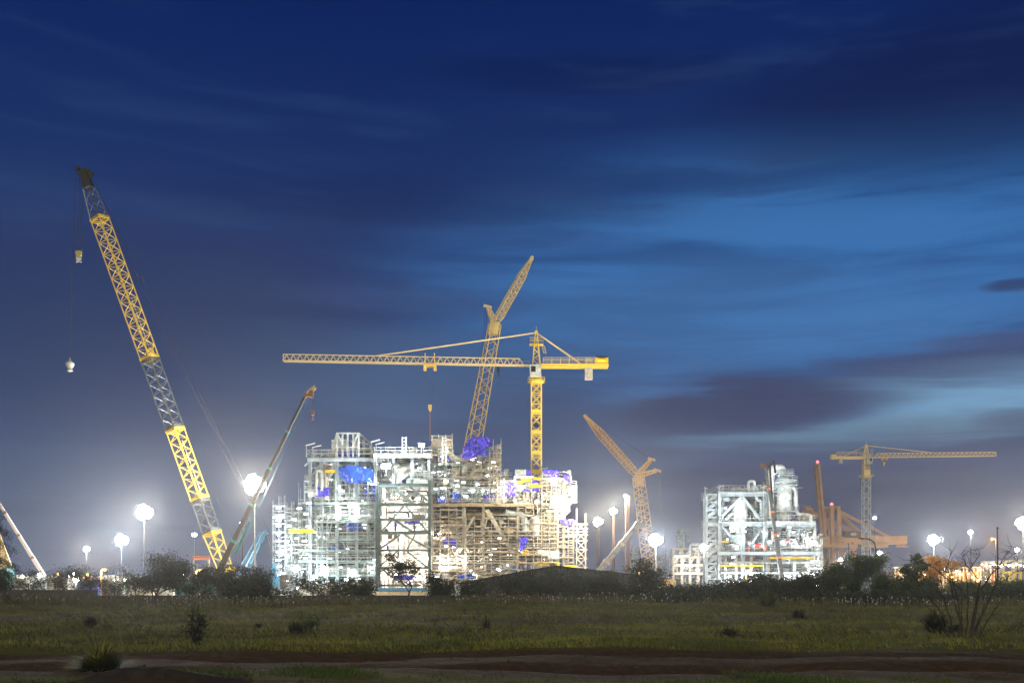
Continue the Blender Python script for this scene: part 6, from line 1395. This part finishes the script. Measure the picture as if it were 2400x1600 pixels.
mast(2397, 1226, 262, 30, CREAM, 'large cream floodlight cut by the right edge', gl=E_WHITE)
mast(2384, 1288, 360, 4, CREAM, 'tiny floodlight on a slim pole near the right edge', gl=E_WHITE, pole_w=.22, size=.7)
mast(1970, 1311, 300, 7, CREAM, 'small low floodlight between the brown port crane legs', gl=E_WARM)
mast(2061, 1295, 300, 8, WARM, 'small floodlight just right of the white crane mast', gl=E_WARM)
mast(178, 1357, 170, 5, WARM, 'low yellowish floodlight shining through the trees on the left', gl=E_WARM, size=.5)
mast(694, 1332, 234, 10, COOL, 'cool floodlight standing before the base of the scaffold tower', gl=E_COOL, size=.8, power=.2)
mast(457, 1252, 240, 0, NEUT, 'slim pole with two small white lamps between the big crane and the tall tree', heads=2, gl=E_COOL, size=.7)
mast(568, 1226, 262, 2.5, COOL, 'slim pole lamp half hidden behind the dark green crane boom', heads=2, gl=E_COOL, size=.8)
mast(2050, 1213, 300, 2.2, (.75, .85, 1), 'small bluish lamp beside the white crane mast', heads=2, gl=E_COOL, size=.6, pole_w=.12)
# lattice lamp mast of the close group
t = thing('floodlight_mast', (X_(1470, 222), 222, 0), 'tall thin rusty lattice mast with one small lamp at its top', 'lamp')
mb = MB(); lattice(mb, (X_(1470, 222), 222, 0), (X_(1470, 222), 222, Z_(1162, 222)), .65, .65, 34, .08, .05, .2, 'x'); mb.build('pole', M['rust'], t)
mb = MB(); p = at(1465, 1162, 221.6); mb.box(p - Vector((.35, .2, .3)), p + Vector((.35, .2, .3))); mb.beam(p, p + Vector((.5, .4, 0)), .1); h = mb.build('floodlight', M['dark'], t)
mb = MB(); mb.box(p + Vector((-.3, -.26, -.26)), p + Vector((.3, -.203, .26))); mb.build('lamp_glass', E_WARM, h); plight('light', p + Vector((0, -.7, 0)), 9000, WARM, t, .3)
# floodlights mounted on the modules
def plant_flood(px, py, Y, r, col, label, gl, s=.7, power=.25):
    p = at(px, py, Y); t = thing('floodlight', p, label, 'lamp'); mb = MB(); mb.beam(p, p + Vector((0, 0, -2.4)), .14); mb.box(p + Vector((-s, -.1, -s * .5)), p + Vector((s, .3, s * .5))); mb.build('housing', M['dark'], t)
    mb = MB(); mb.box(p + Vector((-s + .05, -.18, -s * .45)), p + Vector((s - .05, -.103, s * .45))); mb.build('lamp_glass', gl, t); plight('light', p + Vector((0, -1.2, 0)), r * Y / F * LK * power, col, t, .4)
plant_flood(905, 1092, 233.5, 24, COOL, 'huge cool floodlight right of the folded royal blue tarp', E_COOL, 1.1, power=.2)
plant_flood(988, 1043, 234.0, 12, CREAM, 'starry floodlight on the roof deck above the braced bay', E_WHITE)
plant_flood(738, 1350, 236.5, 5, COOL, 'small cool work floodlight low on the left module', E_COOL, .6)

def street_lamp(px, py, Y, r, gl, col, label, arm=0.0, black=False, w=.09):
    p = at(px, py, Y); t = thing('street_lamp', (p.x - arm, Y, 0), label, 'lamp', 'street lamps along the site road'); mb = MB()
    mb.tube(bend([(p.x - arm, Y, 0), (p.x - arm, Y, p.z - .3 * abs(arm)), (p.x - arm * .6, Y, p.z + .05), (p.x, Y, p.z)], .8, 4) if arm else [(p.x, Y, 0), (p.x, Y, p.z)], w, 6); mb.build('pole', M['black' if black else 'galv'], t)
    mb = MB(); mb.box((p.x - .35, Y - .18, p.z), (p.x + .35, Y + .18, p.z + .16)); h = mb.build('lamp_head', M['black'], t)
    if gl: mb = MB(); mb.lathe((p.x, Y, p.z - .16), [(.08, 0), (.22, .06), (.22, .157)], 12); mb.build('lamp_glass', gl, h)
    if r: plight('light', (p.x, Y - .5, p.z - .3), r * Y / F * LK, col, t, .25)
OR = (1, .36, .08)
street_lamp(246, 1334, 150, 4.5, E_ORANGE, OR, 'orange street lamp shining through the trees below the cool floodlight', .6)
street_lamp(469, 1335, 160, 3.6, E_ORANGE, OR, 'orange street lamp just left of the foot of the big yellow boom', .6)
street_lamp(1507, 1337, 150, 5.0, E_ORANGE, OR, 'orange street lamp right of the shed', .6)
street_lamp(1757, 1336, 160, 3.6, E_ORANGE, OR, 'orange street lamp in front of the pale module', .6)
street_lamp(2325, 1262, 240, 4.2, E_AMBER, (1, .5, .12), 'amber street lamp on a dark pole left of the tall black pole', -.9, True)
street_lamp(2017, 1262, 150, 0, None, None, 'unlit black street lamp with a curved arm crossing the white crane mast', -2.2, True, .1)
street_lamp(297, 1357, 170, 1.5, E_GREEN, (.6, 1, .75), 'small greenish lamp low in the trees on the left', .4)
# plain dark poles on the right
for px, top, Y, w, lab in ((2338, 1234, 118, .11, 'tall bare black pole behind the bare shrub'), (1990, 1272, 170, .1, 'thin black pole between the port crane and the white crane mast'), (598, 1180, 190, .17, 'pale slim pole behind the dark green crane boom')):
    mb = MB(); mb.tube([(X_(px, Y), Y, 0), (X_(px, Y), Y, Z_(top, Y) * .6), (X_(px - 1, Y), Y, Z_(top, Y))], [w, w * .85, w * .6], 7); mb.tube([(X_(px, Y) - .15, Y, Z_(top, Y) * .985), (X_(px, Y) + .15, Y, Z_(top, Y) * .985)], .05, 5)
    tag(mb.build('utility_pole', M['galv' if px == 598 else 'black']), lab, 'pole')
# orange gantry on the left
t = thing('gantry', (X_(487, 190), 190, 0), 'small orange topped portal gantry between the lamp pole and the big crane', 'gantry')
mb = MB(); a = at(452, 1309, 190); b = at(492, 1309, 190); mb.beam(a, b, .35); mb.beam(a + Vector((0, 0, .5)), b + Vector((0, 0, .4)), .12); mb.build('crossbeam', M['orange'], t)
mb = MB(); mb.beam((a.x + .2, 190, 0), a + Vector((.2, 0, 0)), .25); mb.beam((b.x - .2, 190, 0), b - Vector((.2, 0, 0)), .3); mb.build('leg', M['offwhite'], t)

# ------------------------------------------------------------------ yard behind the trees
def container(px, Y, w_px, py_top, m, label, z0=0.0, grp='containers in the yard'):
    x0, x1 = X_(px - w_px / 2, Y), X_(px + w_px / 2, Y); z1 = Z_(py_top, Y); t = thing('container', ((x0 + x1) / 2, Y, z0), label, 'container', grp); mb = MB()
    mb.box((x0, Y, z0), (x1, Y + 2.4, z1)); n = int((x1 - x0) / .45)
    for i in range(n): x = x0 + .2 + i * (x1 - x0 - .3) / max(1, n); mb.box((x, Y - .05, z0 + .15), (x + .2, Y - .003, z1 - .15))
    mb.build('body', M[m], t); mb = MB()
    for x in (x0, x1 - .16): mb.box((x - .03, Y - .09, z0), (x + .17, Y - .052, z1 + .03))
    mb.box((x0 + .18, Y - .09, z1 - .14), (x1 - .18, Y - .052, z1 + .03)); mb.build('frame', M[m], t)
labs = [('white', 'first pale site cabin from the left edge'), ('galv', 'grey container right of the first pale cabin'), ('white', 'long white container below the foot of the white telescopic boom'), ('offwhite', 'cream cabin left of the blue container'), ('container', 'blue container below the low yellowish floodlight'),
        ('rust', 'rusty red container right of the blue one'), ('white', 'white container behind the thin trees'), ('offwhite', 'cream container under the tall feathery tree'), ('white', 'white container right of the tall feathery tree'), ('skyblue', 'light blue container left of the big crane'),
        ('white', 'white container at the foot of the big crane'), ('offwhite', 'cream container right of the blue crane body')]
for i, ((m, lab), px, w, top) in enumerate(zip(labs, (45, 88, 135, 170, 204, 238, 285, 335, 385, 425, 470, 515), (34, 36, 48, 24, 44, 26, 44, 46, 44, 30, 44, 36), (1356, 1362, 1352, 1362, 1364, 1358, 1360, 1354, 1362, 1366, 1358, 1362))): container(px, 186 + (i * 7) % 12, w, top, m, lab)
def hoarding(px0, px1, py, Y, label, m='white', grp='site hoardings'):
    t = thing('hoarding', (X_((px0 + px1) / 2, Y), Y, 0), label, 'fence', grp); mb = MB(); x0, x1 = X_(px0, Y), X_(px1, Y); n = max(2, int((x1 - x0) / 2.4)); z = Z_(py, Y)
    for i in range(n): a = x0 + (x1 - x0) * i / n; b = x0 + (x1 - x0) * (i + 1) / n; mb.box((a + .02, Y, .1), (b - .02, Y + .06, z - .15 * (i % 2)))
    mb.build('panels', M[m], t); mb = MB()
    for i in range(n + 1): a = x0 + (x1 - x0) * i / n; mb.box((a - .05, Y + .07, 0), (a + .05, Y + .17, z + .1))
    mb.build('posts', M['galv'], t)
hoarding(20, 300, 1347, 214, 'long white site hoarding behind the containers on the far left'); hoarding(302, 560, 1350, 214, 'white site hoarding behind the containers left of the big crane'); hoarding(700, 880, 1368, 205, 'white hoarding before the base of the left module'); LAMPY = [o for o in bpy.data.objects if o.name.startswith('hoarding') and o.parent is None][:2]
rl = random.Random(8)
for k, o in enumerate(LAMPY):
    for i in range(11):
        p = at(rl.uniform(30, 295) if k == 0 else rl.uniform(305, 555), rl.uniform(1343, 1372), 213.6); q = rl.uniform(.12, .3); mb = MB(); mb.lathe(p, [(q * .4, -q), (q, 0), (q * .4, q)], 8); mb.build('lamp', rl.choice((E_WHITE, E_WARM, E_AMBER, E_ORANGE, E_COOL)), o)
hoarding(1000, 1120, 1364, 205, 'pale hoarding left of the shed', 'pale')
t = thing('platform_trailer', (X_(946, 214), 214, 0), 'long blue edged loading platform under the braced bay', 'platform')
mb = MB(); mb.box((X_(878, 214), 214, Z_(1384, 214)), (X_(1010, 214), 218, Z_(1377, 214))); mb.build('blue_edge', M['skyblue'], t)
mb = MB(); mb.box((X_(880, 214), 214.2, .1), (X_(1008, 214), 217.8, Z_(1384, 214) - .003)); mb.build('body', M['board'], t)

# distant port shed with rows of lamps on the far right
def port():
    Y = 430; t = thing('port_building', (X_(2250, Y), Y, 0), 'long low port building with rows of warm lamps behind the bare shrub', 'building'); mb = MB(); mb.box((X_(2095, Y), Y, 0), (X_(2330, Y), Y + 20, Z_(1338, Y))); mb.build('wall', M['brown'], t)
    mb = MB()
    for i in range(30): x = X_(2096 + i * 8, Y); mb.beam((x, Y - .8, 0), (x, Y - .8, Z_(1331, Y)), .35)
    mb.build('frame_posts', M['offwhite'], t)
    mb = MB(); mb.box((X_(2092, Y), Y - 1.5, Z_(1330, Y) + .003), (X_(2333, Y), Y + 21, Z_(1327.5, Y))); mb.build('roof', M['galv'], t)
    rnd = random.Random(4)
    for i in range(46):
        px = rnd.uniform(2100, 2330); py = rnd.choice((1334, 1338, 1345, 1351, 1358)) + rnd.uniform(-1, 1); p = at(px, py, Y - .6); s = rnd.uniform(.25, .7); mb = MB(); mb.lathe(p, [(s * .5, -s * .5), (s, 0), (s * .5, s * .5)], 8); mb.build('lamp', rnd.choice((E_AMBER, E_AMBER, E_WARM, E_ORANGE, E_WHITE)), t)
    for px, py, e, c in ((2318, 1338, 2.2, OR), (2290, 1346, 1.2, (1, .7, .25)), (2232, 1338, .8, (1, .7, .3)), (2180, 1340, .9, (1, .75, .4)), (2110, 1335, 1.0, (1, .8, .5))):
        p = at(px, py, Y - 7); plight('light', p, e * Y / F * LK, c, t, .5)
port()
t = thing('pipe_gantry', (X_(2370, 400), 400, 0), 'pale trestle gantry with lamps behind the right side of the bare shrub', 'gantry')
mb = MB(); mb.beam(at(2300, 1318, 400), at(2430, 1312, 400), 1.0, 1.2); mb.build('deck_beam', M['offwhite'], t)
for px in (2310, 2345, 2380, 2415): mb = MB(); lattice(mb, (X_(px, 400), 400, 0), (X_(px, 400), 400, Z_(1320, 400)), 2, 2, 4, .2, .12, 0, 'x'); mb.build('leg', M['offwhite'], t)
for i in range(12): p = at(2302 + i * 9, 1322 + (i % 3) * 2, 399); mb = MB(); mb.lathe(p, [(.2, -.3), (.45, 0), (.2, .3)], 8); mb.build('lamp', E_WHITE if i % 2 else E_AMBER, t)
t = thing('yellow_machine', (X_(2378, 330), 330, 0), 'yellow straddle carrier at the right edge behind the bare shrub', 'vehicle')
mb = MB(); a, b = at(2366, 1340, 330), at(2392, 1340, 330)
for y in (330, 334): mb.beam((a.x, y, 0), (a.x, y, a.z), .5); mb.beam((b.x, y, 0), (b.x, y, b.z), .5); mb.beam((a.x, y, a.z), (b.x, y, b.z), .7)
mb.beam((a.x, 330, a.z), (a.x, 334, a.z), .5); mb.beam((b.x, 330, b.z), (b.x, 334, b.z), .5); mb.build('frame', M['brightyellow'], t)
for x in (a.x, b.x):
    for y in (330, 334): mb = MB(); mb.tube([(x - .2, y - .55, .8), (x - .2, y + .0 - .27, .8)], .8, 12); mb.build('wheel', M['black'], t)
# ------------------------------------------------------------------ the lit, hazy air over the site
def haze():
    mb = MB(); mb.box((-900, -30, -1.2), (900, 1000, 92))
    m = bpy.data.materials.new('haze_air'); m.use_nodes = True; t = m.node_tree; t.nodes.clear()
    v = t.nodes.new('ShaderNodeVolumePrincipled'); v.inputs['Color'].default_value = (.93, .95, 1, 1); v.inputs['Density'].default_value = 0.00015
    v.inputs['Anisotropy'].default_value = 0.87
    ou = t.nodes.new('ShaderNodeOutputMaterial'); t.links.new(v.outputs[0], ou.inputs['Volume'])
    o = mb.build('haze', m); tag(o, kind='stuff')
haze()
